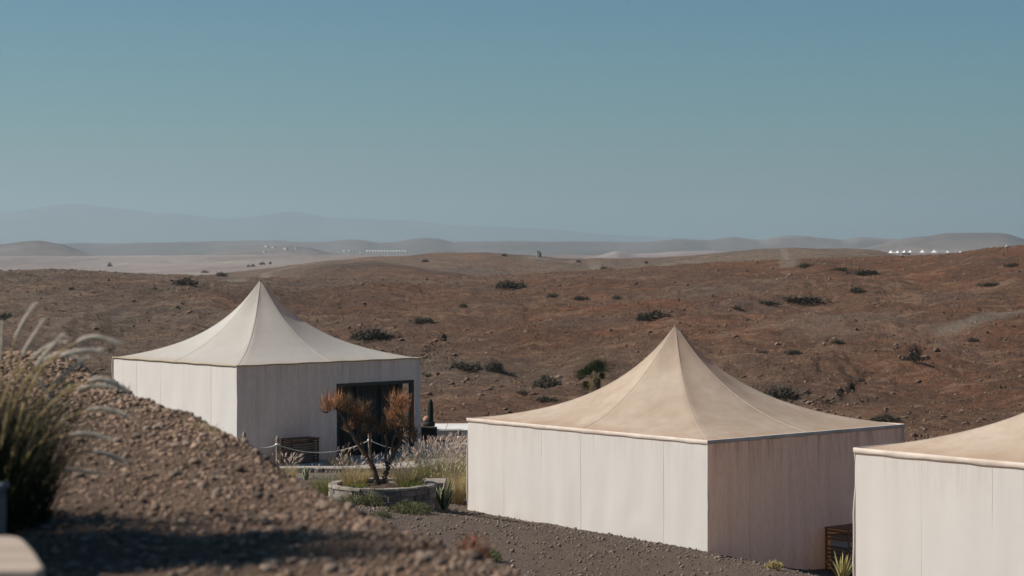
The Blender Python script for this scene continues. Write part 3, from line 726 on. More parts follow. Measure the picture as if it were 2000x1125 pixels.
# the middle tent
hM = 4.66
N2, b1, b2, LA2, LB2 = fit(f_(1382, 862, hM), f_(915, 818, hM), f_(1763, 830, hM))
ZB2 = -8.15
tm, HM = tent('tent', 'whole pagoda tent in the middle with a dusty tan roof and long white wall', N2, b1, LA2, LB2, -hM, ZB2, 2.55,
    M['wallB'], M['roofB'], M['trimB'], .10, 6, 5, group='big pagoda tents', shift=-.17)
# the right tent, cut by the edge of the picture
hR = 3.62; LR = f_(1670, 877, hR); dA = np.array([math.cos(b1), math.sin(b1)])
N3 = np.array([LR[0]-dA[0]*LA2, LR[1]-dA[1]*LA2, -hR])
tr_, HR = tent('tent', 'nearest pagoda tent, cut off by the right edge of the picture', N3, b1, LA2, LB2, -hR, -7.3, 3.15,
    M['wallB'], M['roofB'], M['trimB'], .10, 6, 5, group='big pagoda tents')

# ------------------------------------------------------------------ slatted wooden covers beside the shaded walls
def slat_cover(label, O, ang, w_, d_, h_, n, mat, gap=None, group='slatted wooden unit covers'):
    """O: back corner at the wall; x runs along the wall, y away from it"""
    t = thing('slatted_cover', label, 'wooden cover', tuple(O), group, rz=ang)
    pw = .05
    def bx(name, *a, m=mat, b=.006): V, Fc = bevel_box(*a, b); return link(name, make_mesh(name, V, Fc, [m]), t)
    for x in (0, w_-pw):
        for y in (0, d_-pw): bx('post', x, x+pw, y, y+pw, 0, h_)
    st = h_/n
    for k in range(n):
        z0 = k*st+.015; z1 = z0+st*.55
        if gap == k: continue
        bx('slat', pw, w_-pw, d_-.034, d_-.012, z0, z1); bx('slat', .012, .034, pw, d_-pw, z0, z1); bx('slat', w_-.034, w_-.012, pw, d_-pw, z0, z1)
    m = int(d_/.1)
    for k in range(m): bx('top_board', -.03, w_+.03, -.0+k*d_/m+.004, (k+1)*d_/m-.004+(.03 if k == m-1 else 0), h_+.002, h_+.028)
    bx('cooling_unit', .12, w_-.12, .08, d_-.14, .05, h_*.86, m=M['metal'], b=.02)
    return t
def on_wall(N, a2, px, off):
    d = np.array([math.cos(a2), math.sin(a2)]); nrm = np.array([d[1], -d[0]])
    best = min((abs(CX+F*(N[0]+d[0]*s+nrm[0]*off)/(N[1]+d[1]*s+nrm[1]*off)-px), s) for s in np.linspace(0, 9, 1801))
    s = best[1]; return N[:2]+d*s+nrm*off, d, nrm
q, d2_, n2_ = on_wall(N, a2, 549, .1)
# x along the wall, y away: y axis = n2_ means mirrored frame, so start from the far corner and run back
W1 = 1.02; e = q+d2_*W1
slat_cover('dark slatted wooden cover against the shaded wall of the left tent', (e[0], e[1], ZB1-.02), math.atan2(-d2_[1], -d2_[0]), W1, .55, .80, 11, M['woodold'])
q, d2_, n2_ = on_wall(N2, b2, 1611, .12); W1 = 1.15; e = q+d2_*W1
slat_cover('reddish slatted wooden cover with one missing slat between the middle and right tents', (e[0], e[1], -8.12), math.atan2(-d2_[1], -d2_[0]), W1, .78, 1.08, 11, M['wood'], gap=7)

# ------------------------------------------------------------------ paved terrace in front of the left tent, its edging and the rear wall
def poly_slab(name, pts, z0, z1, mat, parent=None, **k):
    n = len(pts); V = [(x, y, z0) for x, y in pts]+[(x, y, z1) for x, y in pts]
    Fc = [list(range(n))[::-1], [n+i for i in range(n)]]+[[i, (i+1) % n, n+(i+1) % n, n+i] for i in range(n)]
    return link(name, make_mesh(name, V, Fc, [mat]), parent, **k)
poly_slab('terrace_paving', [(-7.9, 64.6), (-6.6, 64.75), (-1.75, 65.25), (-1.3, 77.4), (-4.0, 78.2), (-9.5, 71.5)], -7.3, -6.60, M['slab'], kind='structure')
kb = thing('terrace_edging', 'pale stone edging along the front of the terrace behind the planter', 'kerb', (-7.9, 64.45, -6.62))
xs = [0]
while xs[-1] < 6.1: xs.append(xs[-1]+rng.uniform(.38, .72))
for x0, x1 in zip(xs[:-1], xs[1:]):
    V, Fc = bevel_box(x0+.008, x1-.008, -.22+rng.uniform(-.01, .01)+x0*.085, .12+x0*.085, -.05, .075+rng.uniform(-.008, .008), .012)
    o = link('edging_stone', make_mesh('edging_stone', V, Fc, [M['stone']]), kb)
V = MB().box(0, 6.2, 0, .1, -.6, -.055); V.v[0][:, 1] += V.v[0][:, 0]*.085; V.v[0][:, 1] -= .16
link('retaining_wall', V.mesh('retaining_wall', [M['mortar']]), kb)
rw = thing('parapet_wall', 'low white paved ledge behind the big feathery grass', 'wall', (-3.05, 75.8, -6.62))
V, Fc = bevel_box(0, 4.6, 0, 2.6, -.9, .20, .02); link('wall_body', make_mesh('wall_body', V, Fc, [M['white']]), rw)
for k in range(6):
    V, Fc = bevel_box(k*.77+.004, (k+1)*.77-.004, -.04, 2.64, .202, .25+.004*(k % 2), .012); link('coping_stone', make_mesh('coping_stone', V, Fc, [M['white']]), rw)
# black square planter and the potted cactus
bp = thing('square_planter', 'black square planter box standing below the column cactus', 'planter', (-2.78, 73.6, -6.6))
for nm, a_ in (('planter_box', (-.27, .27, -.25, .25, .09, .50)), ('foot', (-.2, -.1, -.1, .1, 0, .09)), ('foot', (.1, .2, -.1, .1, 0, .09)), ('soil', (-.24, .24, -.22, .22, .502, .51))):
    V, Fc = bevel_box(*a_, .012 if nm != 'soil' else .003); link(nm, make_mesh(nm, V, Fc, [M['soil'] if nm == 'soil' else M['black']]), bp)
def lathe(profile, n=20):
    V = [(r_*math.cos(2*math.pi*i/n), r_*math.sin(2*math.pi*i/n), z) for r_, z in profile for i in range(n)]
    idx = np.arange(len(V)).reshape(len(profile), n)
    Q = np.stack([idx[:-1], np.roll(idx[:-1], -1, 1), np.roll(idx[1:], -1, 1), idx[1:]], -1).reshape(-1, 4)
    return np.array(V), Q
pc = thing('potted_cactus', 'dark column cactus in a round black pot on the white ledge', 'cactus', (-2.86, 75.95, -6.368))
V, Q = lathe([(.10, 0), (.17, .05), (.21, .16), (.20, .25), (.17, .27), (.155, .255), (.15, .22), (.0, .22)], 22); link('pot', make_mesh('pot', V, Q, [M['black']], True), pc)
n = 24; zz = [0.2, .3, .5, .7, .85, .96, 1.02, 1.05]; rr = [.075, .085, .09, .088, .08, .065, .04, .005]
V = [(.045+r_*(1+.16*math.cos(8*2*math.pi*i/n))*math.cos(2*math.pi*i/n), r_*(1+.16*math.cos(8*2*math.pi*i/n))*math.sin(2*math.pi*i/n), z) for r_, z in zip(rr, zz) for i in range(n)]
idx = np.arange(len(V)).reshape(8, n); Q = np.stack([idx[:-1], np.roll(idx[:-1], -1, 1), np.roll(idx[1:], -1, 1), idx[1:]], -1).reshape(-1, 4)
link('stem', make_mesh('stem', V, Q, [M['cactus']], True), pc)
V, Q = lathe([(.0, .24), (.09, .25), (.125, .32), (.12, .39), (.07, .45), (.0, .465)], 16); V[:, 0] -= .085; V[:, 0] *= 1; link('round_stem', make_mesh('round_stem', V, Q, [M['clay']], True), pc, label='round pinkish ball cactus beside the column')

# rope fence: posts and sagging ropes
PO = [((477, 842), 63.6, 'leftmost rope fence post, rising behind the stony bank'), ((542, 850), 64.4, 'rope fence post in front of the dark slatted cover'),
      ((722, 842), 66.6, 'rope fence post behind the twisted shrub'), ((897, 838), 73.0, 'rope fence post beside the big feathery grass near the middle tent'),
      ((813, 862), 68.6, 'short rope fence post at the doorway corner of the left tent')]
tops = []
for i, ((px, py), Y, lb) in enumerate(PO):
    p = P(px, py, Y); zb = -6.66; h = p[2]-zb
    t = thing('rope_post', lb, 'post', (p[0], p[1], zb-.08), 'rope fence posts')
    r_ = .052 if i != 4 else .035
    pr = [(r_, 0), (r_*1.02, h*.5), (r_*.96, h-.12), (r_*1.12, h-.08), (r_*1.05, h-.02), (r_*.6, h+.05), (.004, h+.08)]
    V, Q = lathe(pr, 10); link('shaft', make_mesh('shaft', V, Q, [M['post']], True), t)
    V, Q = lathe([(r_*1.05, h-.22), (r_*1.35, h-.205), (r_*1.35, h-.175), (r_*1.05, h-.16)], 10); link('rope_loop', make_mesh('rope_loop', V, Q, [M['rope']], True), t)
    tops.append(np.array([p[0], p[1], zb-.08+h-.19]))
RP = [(0, 1, .16, 'white rope sagging between the two leftmost fence posts'), (1, 2, .30, 'thin rope sagging in front of the slatted cover and the lit strip of wall'),
      (2, 4, .10, 'thin rope crossing in front of the dark doorway'), (4, 3, .14, 'thin rope running behind the big feathery grass')]
for i, j, sag, lb in RP:
    s = np.linspace(0, 1, 25)[:, None]; pth = tops[i]*(1-s)+tops[j]*s; pth[:, 2] -= sag*4*(s*(1-s))[:, 0]
    pth[:, 1] -= .05
    V, Q = tubes(pth, np.full(25, .026 if i == 0 else .014), 6); o = thing('fence_rope', lb, 'rope', group='fence ropes', data=make_mesh('fence_rope', V, Q, [M['rope']], True))

# ------------------------------------------------------------------ round stone planter
pcn = PZ(745, 946, -5.97); PX, PY, PR = pcn[0], 55.2, 1.36; RZ = -5.98
pl = thing('round_planter', 'round dry stone planter ring holding the twisted orange shrub', 'planter', (PX, PY, RZ))
na = 26; V = []
def arc_block(r0, r1, a0, a1_, z0, z1, b=.006, k=4):
    """a stone following the ring"""
    aa = np.linspace(a0, a1_, k); V = []
    for a_ in aa:
        for r_, z in ((r0, z0), (r1, z0), (r1, z1-.01), (r1-.012, z1), (r0+.012, z1), (r0, z1-.01)): V.append((r_*math.cos(a_), r_*math.sin(a_), z))
    Fc = [[i*6+j, i*6+(j+1) % 6, (i+1)*6+(j+1) % 6, (i+1)*6+j] for i in range(k-1) for j in range(6)]+[[0, 5, 4, 3, 2, 1], [(k-1)*6+j for j in range(6)]]
    return V, Fc
th = 0; cuts = [0]
while cuts[-1] < 2*math.pi-.22: cuts.append(cuts[-1]+rng.uniform(.17, .32))
cuts[-1] = 2*math.pi
for a0, a1_ in zip(cuts[:-1], cuts[1:]):
    V, Fc = arc_block(PR-.225+rng.uniform(-.02, .02), PR+rng.uniform(-.02, .03), a0+.008, a1_-.008, -.06, rng.uniform(-.008, .014)); link('coping_stone', make_mesh('coping_stone', V, Fc, [M['stone']]), pl)
zc = -.068
for course in range(6):
    hh = rng.uniform(.10, .16); a0 = rng.uniform(0, .2)+math.pi*.85; aend = a0+math.pi*1.35
    while a0 < aend:
        da = rng.uniform(.13, .34)
        V, Fc = arc_block(PR-.16, PR-.015+rng.uniform(-.02, .018), a0+.008, a0+da-.008, zc-hh+.008, zc, k=3); link('wall_stone', make_mesh('wall_stone', V, Fc, [M['stonedark']]), pl); a0 += da
    zc -= hh
V, Q = lathe([(PR-.2, -1.3), (PR-.05, -1.3), (PR-.05, -.066), (PR-.22, -.066), (PR-.22, -.13), (0, -.10)], 48); link('mortar_core', make_mesh('mortar_core', V, Q, [M['mortar']], True), pl)
a_ = np.linspace(0, 2*np.pi, 41)[:-1]; R_, A_ = np.meshgrid(np.linspace(0.02, PR-.21, 12), a_, indexing='ij')
Z_ = -.11+.04*gnoise(R_*np.cos(A_)*4, R_*np.sin(A_)*4)+.10*np.exp(-(R_/.4)**2)
idx = np.arange(R_.size).reshape(R_.shape); Q = np.stack([idx[:-1], idx[1:], np.roll(idx[1:], -1, 1), np.roll(idx[:-1], -1, 1)], -1).reshape(-1, 4)
link('soil', make_mesh('soil', np.stack([R_*np.cos(A_), R_*np.sin(A_), Z_], -1).reshape(-1, 3), Q, [M['soil']], True), pl)
fs = thing('flagstone', 'flat pale flagstone at the right of the round planter', 'flagstone', tuple(PZ(838, 938, -6.1)))
V, Fc = bevel_box(-.33, .45, -.5, .5, -.9, .0, .02); fs.data = None
link('slab_top', make_mesh('slab_top', V, Fc, [M['stone']]), fs)

# ------------------------------------------------------------------ the twisted shrub in the planter
YS = 55.2
sh = thing('twisted_shrub', 'twisted shrub with bare limbs and orange brown tufts in the round planter', 'shrub', (PX, PY, RZ-.08))
org = np.array([PX, PY, RZ-.08])
def limb(name, pts, r0, r1, seg=26):
    """pts: (px, py, depth offset)"""
    C = np.array([P(a_, b_, YS+c_) for a_, b_, c_ in pts])-org
    t_ = np.linspace(0, len(C)-1, seg); out = np.stack([np.interp(t_, np.arange(len(C)), C[:, k]) for k in range(3)], -1)
    for _ in range(2): out[1:-1] = (out[:-2]+2*out[1:-1]+out[2:])/4
    out += .012*np.stack([gnoise(t_*1.7+k*5, t_*0+r0*100) for k in range(3)], -1)*2
    rad = .8*np.linspace(r0, r1, seg)*(1+.18*gnoise(t_*2.3, t_*0+3.3))
    V, Q = tubes(out, rad, 8); return link(name, make_mesh(name, V, Q, [M['bark']], True), sh)
limb('trunk', [(737, 958, 0), (735, 935, 0), (728, 912, 0), (716, 893, 0), (702, 872, 0)], .105, .068)
limb('limb', [(704, 875, 0), (690, 850, -.05), (676, 828, -.1), (664, 808, -.1), (655, 795, -.1)], .066, .036)
limb('limb', [(712, 888, 0), (708, 870, .05), (703, 852, .1), (706, 838, .1), (701, 826, .1), (704, 812, .1)], .05, .024)
limb('limb', [(727, 908, 0), (724, 885, -.1), (722, 862, -.1), (721, 841, -.1)], .045, .030)
limb('trunk', [(744, 955, 0), (752, 930, 0), (760, 908, .05), (768, 888, .1), (779, 868, .15)], .095, .06)
limb('limb', [(778, 870, .15), (786, 850, .1), (784, 832, .1), (788, 815, .1), (784, 798, .1)], .05, .025)
limb('limb', [(757, 915, .05), (752, 895, .2), (757, 870, .3), (752, 850, .3), (764, 834, .3)], .05, .024)
limb('limb', [(770, 886, .1), (765, 868, -.1), (771, 850, -.1)], .035, .02)
limb('limb', [(786, 845, .1), (797, 838, .1), (806, 830, .1)], .028, .014)
limb('limb', [(690, 850, -.05), (684, 838, .1), (682, 826, .2)], .026, .014)
CL = [(642, 782, 20, 22, 1), (658, 776, 18, 20, 1), (664, 790, 20, 18, 1), (638, 796, 14, 12, 1), (678, 782, 14, 18, 0), (684, 800, 12, 14, 0), (703, 802, 20, 22, .5), (712, 790, 14, 18, .3), (694, 812, 14, 12, .3),
      (681, 832, 14, 14, .7), (706, 826, 20, 12, .1), (722, 815, 14, 16, .1), (772, 778, 17, 20, 1), (787, 782, 15, 20, 1), (780, 800, 20, 16, .9), (764, 808, 15, 14, .4), (772, 822, 18, 16, .6),
      (790, 820, 20, 16, .3), (802, 838, 17, 16, .2), (756, 832, 15, 14, .2), (808, 852, 13, 14, .1), (740, 838, 12, 12, .1), (786, 845, 18, 14, .2), (716, 842, 14, 10, .05)]
for (px, py, rx, ry, orange) in CL:
    c = P(px, py, YS+rng.uniform(-.15, .2))-org; n = int(rx*ry*.26)+24
    rxm, rym = rx/F*YS, ry/F*YS
    dv = rng.normal(size=(n, 3)); dv /= np.linalg.norm(dv, axis=1)[:, None]; dv *= rng.random((n, 1))**.45
    base = c+dv*np.array([rxm, rxm*.9, rym*.62])-[0, 0, rym*.35]
    az = np.arctan2(dv[:, 1], dv[:, 0])+rng.normal(0, .5, n); ln = rng.uniform(.09, .30, n)*(.8+.5*(dv[:, 2] > 0))
    V, Q, _ = blades(base, az, ln, rng.uniform(.1, .88, n), rng.uniform(-.4, .2, n), rng.uniform(.013, .024, n), 2)
    tn = np.clip(.25+.55*orange*rng.random(n)+.3*dv[:, 2]*rng.random(n), 0, 1)
    link('twig_tuft', make_mesh('twig_tuft', V, Q, [M['orange'] if orange > .35 else M['rust']], False, {'tone': np.repeat(tn, 6)}), sh)
    ns = 9; st_ = []
    for k in range(ns):
        e_ = c+rng.normal(size=3)*[rxm*.55, rxm*.5, rym*.45]; b_ = c-[0, 0, rym*.9]
        s = np.linspace(0, 1, 5)[:, None]; st_.append(b_*(1-s)+e_*s+.02*np.sin(s*3+k)*[1, 1, 0])
    V, Q = tubes(np.array(st_), np.tile(np.linspace(.010, .004, 5), (ns, 1)), 4); link('twigs', make_mesh('twigs', V, Q, [M['bark']], True), sh)

# ------------------------------------------------------------------ grasses and small plants
def spindle(s): return np.clip(np.sin(np.pi*np.clip(s, 0, 1)**.8), .05, 1)
def grass(name, label, loc, n, h, rad, nplume, mats, lean=.45, wd=.012, plume_len=.17, plume_w=.025, group=None, tone=(.1, .9), cat='grass'):
    t = thing(name, label, cat, tuple(loc), group); h = h*(1.3 if name == 'fountain_grass' else 1.)
    a_ = rng.uniform(0, 2*np.pi, n); r_ = rad*.45*np.sqrt(rng.random(n))
    b = np.stack([r_*np.cos(a_), r_*np.sin(a_), np.full(n, -.04)], -1)
    az = a_+rng.normal(0, .6, n); ln = h*rng.uniform(.45, .9, n)
    V, Q, _ = blades(b, az, ln, rng.uniform(.02, lean, n), rng.uniform(.0, .6, n)*lean*1.6, rng.uniform(.6, 1.3, n)*wd, 4)
    o = link('blades', make_mesh('blades', V, Q, [mats[0]], False, {'tone': np.repeat(rng.uniform(*tone, n), 10)}), t, kind='stuff')
    if nplume:
        n = nplume; a_ = rng.uniform(0, 2*np.pi, n); r_ = rad*.35*np.sqrt(rng.random(n)); b = np.stack([r_*np.cos(a_), r_*np.sin(a_), np.zeros(n)], -1)
        ln = h*rng.uniform(.7, 1.06, n); le = rng.uniform(.0, lean*.95, n); cu = rng.uniform(.0, .5, n)*lean; az = a_+rng.normal(0, .5, n)
        V1, Q1, C1_ = blades(b, az, ln, le, cu, np.full(n, .006), 4)
        tipd = C1_[:, -1]-C1_[:, -2]; tipd /= np.linalg.norm(tipd, axis=1)[:, None]; mb = MB(); mb.add(V1, Q1, .1)
        s = np.linspace(0, 1, 6)[None, :, None]; L = (plume_len*rng.uniform(.7, 1.2, n))[:, None, None]
        droop = np.zeros((n, 6, 3)); droop[..., 2] = -(s[..., 0]**2)*.28*L[..., 0]; droop[..., 0] = (s[..., 0]**2)*.18*L[..., 0]
        pth = C1_[:, -1:]-tipd[:, None]*L*.25+tipd[:, None]*s*L+droop
        rd = plume_w/2*np.array([.25, .8, 1, .9, .6, .08])[None]*rng.uniform(.7, 1.2, (n, 1))
        V2, Q2 = tubes(pth, rd, 5)
        mb.add(V2, Q2, np.repeat(rng.uniform(.1, 1, n), 30))
        # loose bristles round each plume
        nb = 16; pi = np.repeat(np.arange(n), nb); ks = rng.integers(1, 5, n*nb); bb = pth[pi, ks]
        dd = rng.normal(size=(n*nb, 3)); dd /= np.linalg.norm(dd, axis=1)[:, None]; dd = dd*.7+tipd[pi]; 
        tp = bb+dd*plume_w*rng.uniform(.6, 1.3, (n*nb, 1)); sd = rng.normal(size=(n*nb, 3))*.0022
        V3 = np.stack([bb-sd, bb+sd, tp], 1).reshape(-1, 3); mb.add(V3, np.arange(len(V3)).reshape(-1, 3), np.repeat(rng.uniform(.2, 1, n*nb), 3))
        link('plumes', mb.mesh('plumes', [mats[1]]), t, kind='stuff')
    return t
G = 'feathery grasses round the planter'
def gz(px, Y): x = (px-CX)/F*Y; return np.array([x, Y, z_at(x, Y)-.02])
gg, gd, gp = M['grassgreen'], M['grassdry'], M['plume']
grass('fountain_grass', 'pale feathery grass beside the stony bank below the slatted cover', [*gz(560, 61.5)[:2], -6.62], 260, .60, .45, 60, (gd, gp), group=G)
grass('fountain_grass', 'green mound of grass left of the round planter', gz(648, 57.5), 900, .72, .8, 34, (gg, gp), .6, group=G, tone=(.0, .6))
grass('fountain_grass', 'row of mauve plumes behind the green mound near the terrace edging', [*PZ(662, 912, -6.66)[:2], -6.66], 200, .50, .75, 36, (gd, gp), .35, group=G)
grass('fountain_grass', 'yellow straw grass inside the left of the round planter', (PX-.70, PY+.25, RZ-.1), 620, .62, .62, 60, (gd, gp), .5, group=G)
grass('fountain_grass', 'mauve plumes between the two trunks behind the shrub', (PX+.05, PY+1.9, -6.45), 420, .80, .8, 40, (gd, gp), .4, group=G)
grass('fountain_grass', 'dry yellow grass inside the right of the round planter', (PX+.66, PY+.20, RZ-.1), 620, .60, .66, 66, (gd, gp), .5, group=G)
grass('fountain_grass', 'dark green low tuft in the right front of the planter', (PX+.72, PY-.35, RZ-.1), 420, .30, .42, 0, (gg, gp), .75, group=G, tone=(0, .35))
grass('fountain_grass', 'dark green low tuft in the left front of the planter', (PX-.62, PY-.35, RZ-.1), 300, .24, .38, 0, (gg, gp), .75, group=G, tone=(0, .5))
grass('fountain_grass', 'biggest feathery grass, pinkish plumes over a green base next to the white ledge', gz(858, 62.0), 1700, 1.22, 1.1, 300, (gg, gp), .50, plume_len=.20, group=G, tone=(.05, .75))
grass('fountain_grass', 'second pinkish plume grass half behind the biggest one', gz(882, 65), 500, 1.1, .8, 160, (gg, gp), .55, plume_len=.20, group=G, tone=(.2, .9))
grass('fountain_grass', 'straw coloured feathery grass against the left edge of the middle tent', gz(884, 60.3), 700, 1.0, .62, 120, (gd, gp), .42, group=G)
grass('fountain_grass', 'thin plumes in front of the doorway step', [*PZ(800, 905, -6.66)[:2], -6.66], 160, .35, .8, 16, (gd, gp), .4, group=G)

for i_, (px_, Y_, lb_, n_, h_) in enumerate([(822, 58.2, 'yellow green spiky clump right behind the planter rim', 520, .62), (690, 58.6, 'yellow green clump behind the left rim of the planter', 420, .52), (905, 63.8, 'green grass clump tight against the left corner of the middle tent', 700, .8), (775, 58.8, 'low yellow clump behind the planter between the limbs', 380, .5), (835, 61.0, 'short green clump at the left foot of the biggest feathery grass', 500, .55)]):
    grass('fountain_grass', lb_, gz(px_, Y_), n_, h_, .62, 14, (gd if i_ in (0, 3) else gg, gp), .5, group=G, tone=(.2, 1.))
def rosette(name, label, loc, n, h, w_, lean, mat, cat, tone=(0, 1)):
    t = thing(name, label, cat, tuple(loc))
    for k in range(n):
        a_ = k*2.399+rng.uniform(-.3, .3); le = lean*(.25+.75*k/n)*rng.uniform(.7, 1.2)
        s = np.linspace(0, 1, 8); L = h*rng.uniform(.75, 1.1)
        out = .05+L*(le*s+.12*s*s); up = L*s*math.sqrt(max(.1, 1-le*le))
        d = np.array([math.cos(a_), math.sin(a_)]); pd = np.array([-d[1], d[0]])
        wv = w_*np.array([.7, .9, 1, 1, .9, .7, .42, .03])/2
        V = []
        for i in range(8):
            c = np.array([d[0]*out[i], d[1]*out[i], up[i]])
            V += [c+np.r_[pd*wv[i], wv[i]*.35], c-np.r_[d*wv[i]*.12, 0.0], c+np.r_[-pd*wv[i], wv[i]*.35], c-np.r_[d*-1*wv[i]*-.35, .0]+np.r_[d*wv[i]*-.3, 0]]
        idx = np.arange(32).reshape(8, 4)
        Q = np.stack([idx[:-1], np.roll(idx[:-1], -1, 1), np.roll(idx[1:], -1, 1), idx[1:]], -1).reshape(-1, 4)
        link('leaf', make_mesh('leaf', V, Q, [mat], True, {'tone': np.full(32, rng.uniform(*tone))}), t)
    return t
rosette('agave', 'upright pale sword leaved agave right of the round planter', gz(868, 56.2), 26, .78, .085, .42, M['agave'], 'agave')
rosette('agave', 'small pale agave with a few leaves left of the green mound', [*PZ(597, 940, -6.75)[:2], -6.72], 9, .42, .06, .4, M['agave'], 'agave')
q = PZ(1640, 1150, -7.35)
rosette('yellow_agave', 'yellow spiky plant in front of the reddish slatted cover', (q[0], 46.6, z_at(q[0], 46.6)), 22, .62, .045, .55, M['yellowleaf'], 'spiky plant')

def low_shrub(name, label, loc, w_, d_, h_, n, mat, leaf=.03, cat='shrub', tone=(0, 1), stems=True, sm=None):
    t = thing(name, label, cat, tuple(loc))
    dv = rng.normal(size=(n, 3)); dv[:, 2] = np.abs(dv[:, 2]); dv /= np.linalg.norm(dv, axis=1)[:, None]; dv *= rng.random((n, 1))**.4
    lump = 1+.45*gnoise(dv[:, 0]*2.2+loc[0], dv[:, 1]*2.2+loc[1])
    b = dv*np.array([w_/2, d_/2, h_])*lump[:, None]
    b[:, 2] *= .95
    V, Q, _ = blades(b, rng.uniform(0, 6.28, n), rng.uniform(.6, 1.6, n)*leaf, rng.uniform(0, .9, n), rng.uniform(-.3, .3, n), rng.uniform(.25, .5, n)*leaf, 1, prof=lambda s: 1-.8*s)
    link('foliage', make_mesh('foliage', V, Q, [mat], False, {'tone': np.repeat(rng.uniform(*tone, n), 4)}), t)
    if stems:
        k = 26; a_ = rng.uniform(0, 6.28, k); e_ = np.stack([np.cos(a_)*w_*.4, np.sin(a_)*d_*.4, h_*rng.uniform(.3, .8, k)], -1); s = np.linspace(0, 1, 4)[None, :, None]
        V, Q = tubes(e_[:, None]*s*np.array([1, 1, 1])-[0, 0, .03], np.tile(np.linspace(.008, .003, 4), (k, 1)), 4); link('stems', make_mesh('stems', V, Q, [sm or M['bark']]), t)
    return t
def onl(px, py, y0, y1=70.): return hit(px, py, y0, y1, 2500)
low_shrub('ground_shrub', 'grey green creeping shrub in front of the round planter', gz(690, 53.2), 1.0, .6, .30, 1500, M['greenleaf'], .045)
low_shrub('ground_shrub', 'light green weed at the front of the planter wall', gz(728, 53.3), .55, .45, .50, 900, M['greenleaf'], .045, tone=(.4, 1))
low_shrub('ground_shrub', 'low green mat of weeds on the gravel slope', onl(800, 1003, 36), 1.15, .9, .26, 2200, M['greenleaf'], .045)
low_shrub('ground_shrub', 'small green weed on the gravel behind the red twigs', onl(950, 1094, 30), .62, .55, .22, 1100, M['greenleaf'], .04, tone=(.3, 1))
low_shrub('ground_shrub', 'tiny yellowish tuft on the gravel edge beside the middle tent', onl(1510, 1112, 36), .42, .3, .16, 260, M['grassdry'], .07)
low_shrub('ground_shrub', 'small tuft of weed on the gravel near the base of the middle tent', onl(745, 1010, 36), .5, .4, .12, 500, M['greenleaf'], .04)
yq = min(np.linspace(7.5, 11, 400), key=lambda y_: abs(float(edge_d(np.array([(926-CX)/F*y_]), np.array([y_]))[0])-.05)); q = (( 926-CX)/F*yq, yq, z_at((926-CX)/F*yq, yq)-.01)
low_shrub('red_twigs', 'small reddish dry shrub on the lip of the near bank', q, .17, .2, .11, 240, M['redtwig'], .028, tone=(.3, 1))

# ------------------------------------------------------------------ palm behind the middle tent
pb = P(1160, 745, 80.); pz0 = z_at(pb[0], 80.)
pm = thing('palm_tree', 'small fan palm rising behind the left slope of the middle tent roof', 'palm', (pb[0], 80., pz0))
Hc = pb[2]-pz0+.12
s = np.linspace(0, 1, 20); rad = .15+.03*np.sin(s*60)*.3+.05*(s > .75)
V, Q = tubes(np.stack([.05*np.sin(s*2), 0*s, s*Hc], -1), rad, 10); link('trunk', make_mesh('trunk', V, Q, [M['bark']], True), pm)
n = 160; a_ = rng.uniform(0, 6.28, n); b = np.stack([.16*np.cos(a_), .16*np.sin(a_), Hc-rng.uniform(0, .55, n)], -1)
V, Q, _ = blades(b, a_, rng.uniform(.12, .28, n), rng.uniform(.2, .9, n), rng.uniform(-.2, .5, n), np.full(n, .035), 2); link('leaf_stubs', make_mesh('leaf_stubs', V, Q, [M['grassdry']], False, {'tone': np.repeat(rng.uniform(0, .5, n), 6)}), pm)
FR = [(.30, .95, .66), (-.55, .75, .5), (.10, 1., .78), (.62, .80, .86), (-.30, .93, .62), (-.95, .30, .66), (.85, .30, .40), (-.6, -.7, .5), (.38, .92, .7)]
for i, (dx, dz, L) in enumerate(FR):
    L = L*1.22; dy = rng.uniform(-.35, .35); ax = np.array([dx, dy, dz]); ax /= np.linalg.norm(ax)
    o0 = np.array([dx*.08, dy*.08, Hc]); o1 = o0+ax*L*.24
    side = np.cross(ax, [0, 1, .15]); side /= np.linalg.norm(side)
    mb = MB(); V, Q = tubes(np.array([o0, (o0+o1)/2, o1]), np.array([.016, .013, .009]), 5); mb.add(V, Q, .5)
    for k in range(19):
        f = (k-9)/9; dr = ax*math.cos(f*.80)+side*math.sin(f*.80); up = np.cross(dr, side*.3+np.array([0, 1, 0])); up /= np.linalg.norm(up)+1e-6
        l_ = L*.82*(1-.3*abs(f))*rng.uniform(.85, 1.1); tip = o1+dr*l_-np.array([0, 0, .10*l_]); md_ = o1+dr*l_*.55; ww = .011*np.cross(dr, [0, 1, 0.0])/max(.2, np.linalg.norm(np.cross(dr, [0, 1, 0.])))
        mb.add([o1, md_-ww, tip, md_+ww], [[0, 1, 2, 3]], rng.uniform(0, .7))
    link('frond', mb.mesh('frond', [M['palmleaf']]), pm)

# ------------------------------------------------------------------ bushes on the hillside
def bush_mesh(seed, n=900):
    r = np.random.default_rng(seed); dv = r.normal(size=(n, 3)); dv[:, 2] = np.abs(dv[:, 2]); dv /= np.linalg.norm(dv, axis=1)[:, None]; dv *= r.random((n, 1))**.33
    lump = 1+.75*gnoise(dv[:, 0]*2.6+seed*3.1, dv[:, 1]*2.6+dv[:, 2]*2)
    b = dv*np.array([.5, .5, .78])*lump[:, None]
    az = np.arctan2(b[:, 1], b[:, 0])+r.normal(0, .8, n)
    V, Q, _ = blades(b, az, r.uniform(.08, .2, n), r.uniform(.0, .7, n), r.uniform(-.2, .2, n), r.uniform(.018, .04, n), 1, prof=lambda s: 1-.75*s)
    return make_mesh('bush_foliage', V, Q, [M['bush']], False, {'tone': np.repeat(np.clip(r.uniform(0, .8, n)+.25*dv[:, 2], 0, 1), 4)})
BM = [bush_mesh(s) for s in (11, 12, 13, 14)]
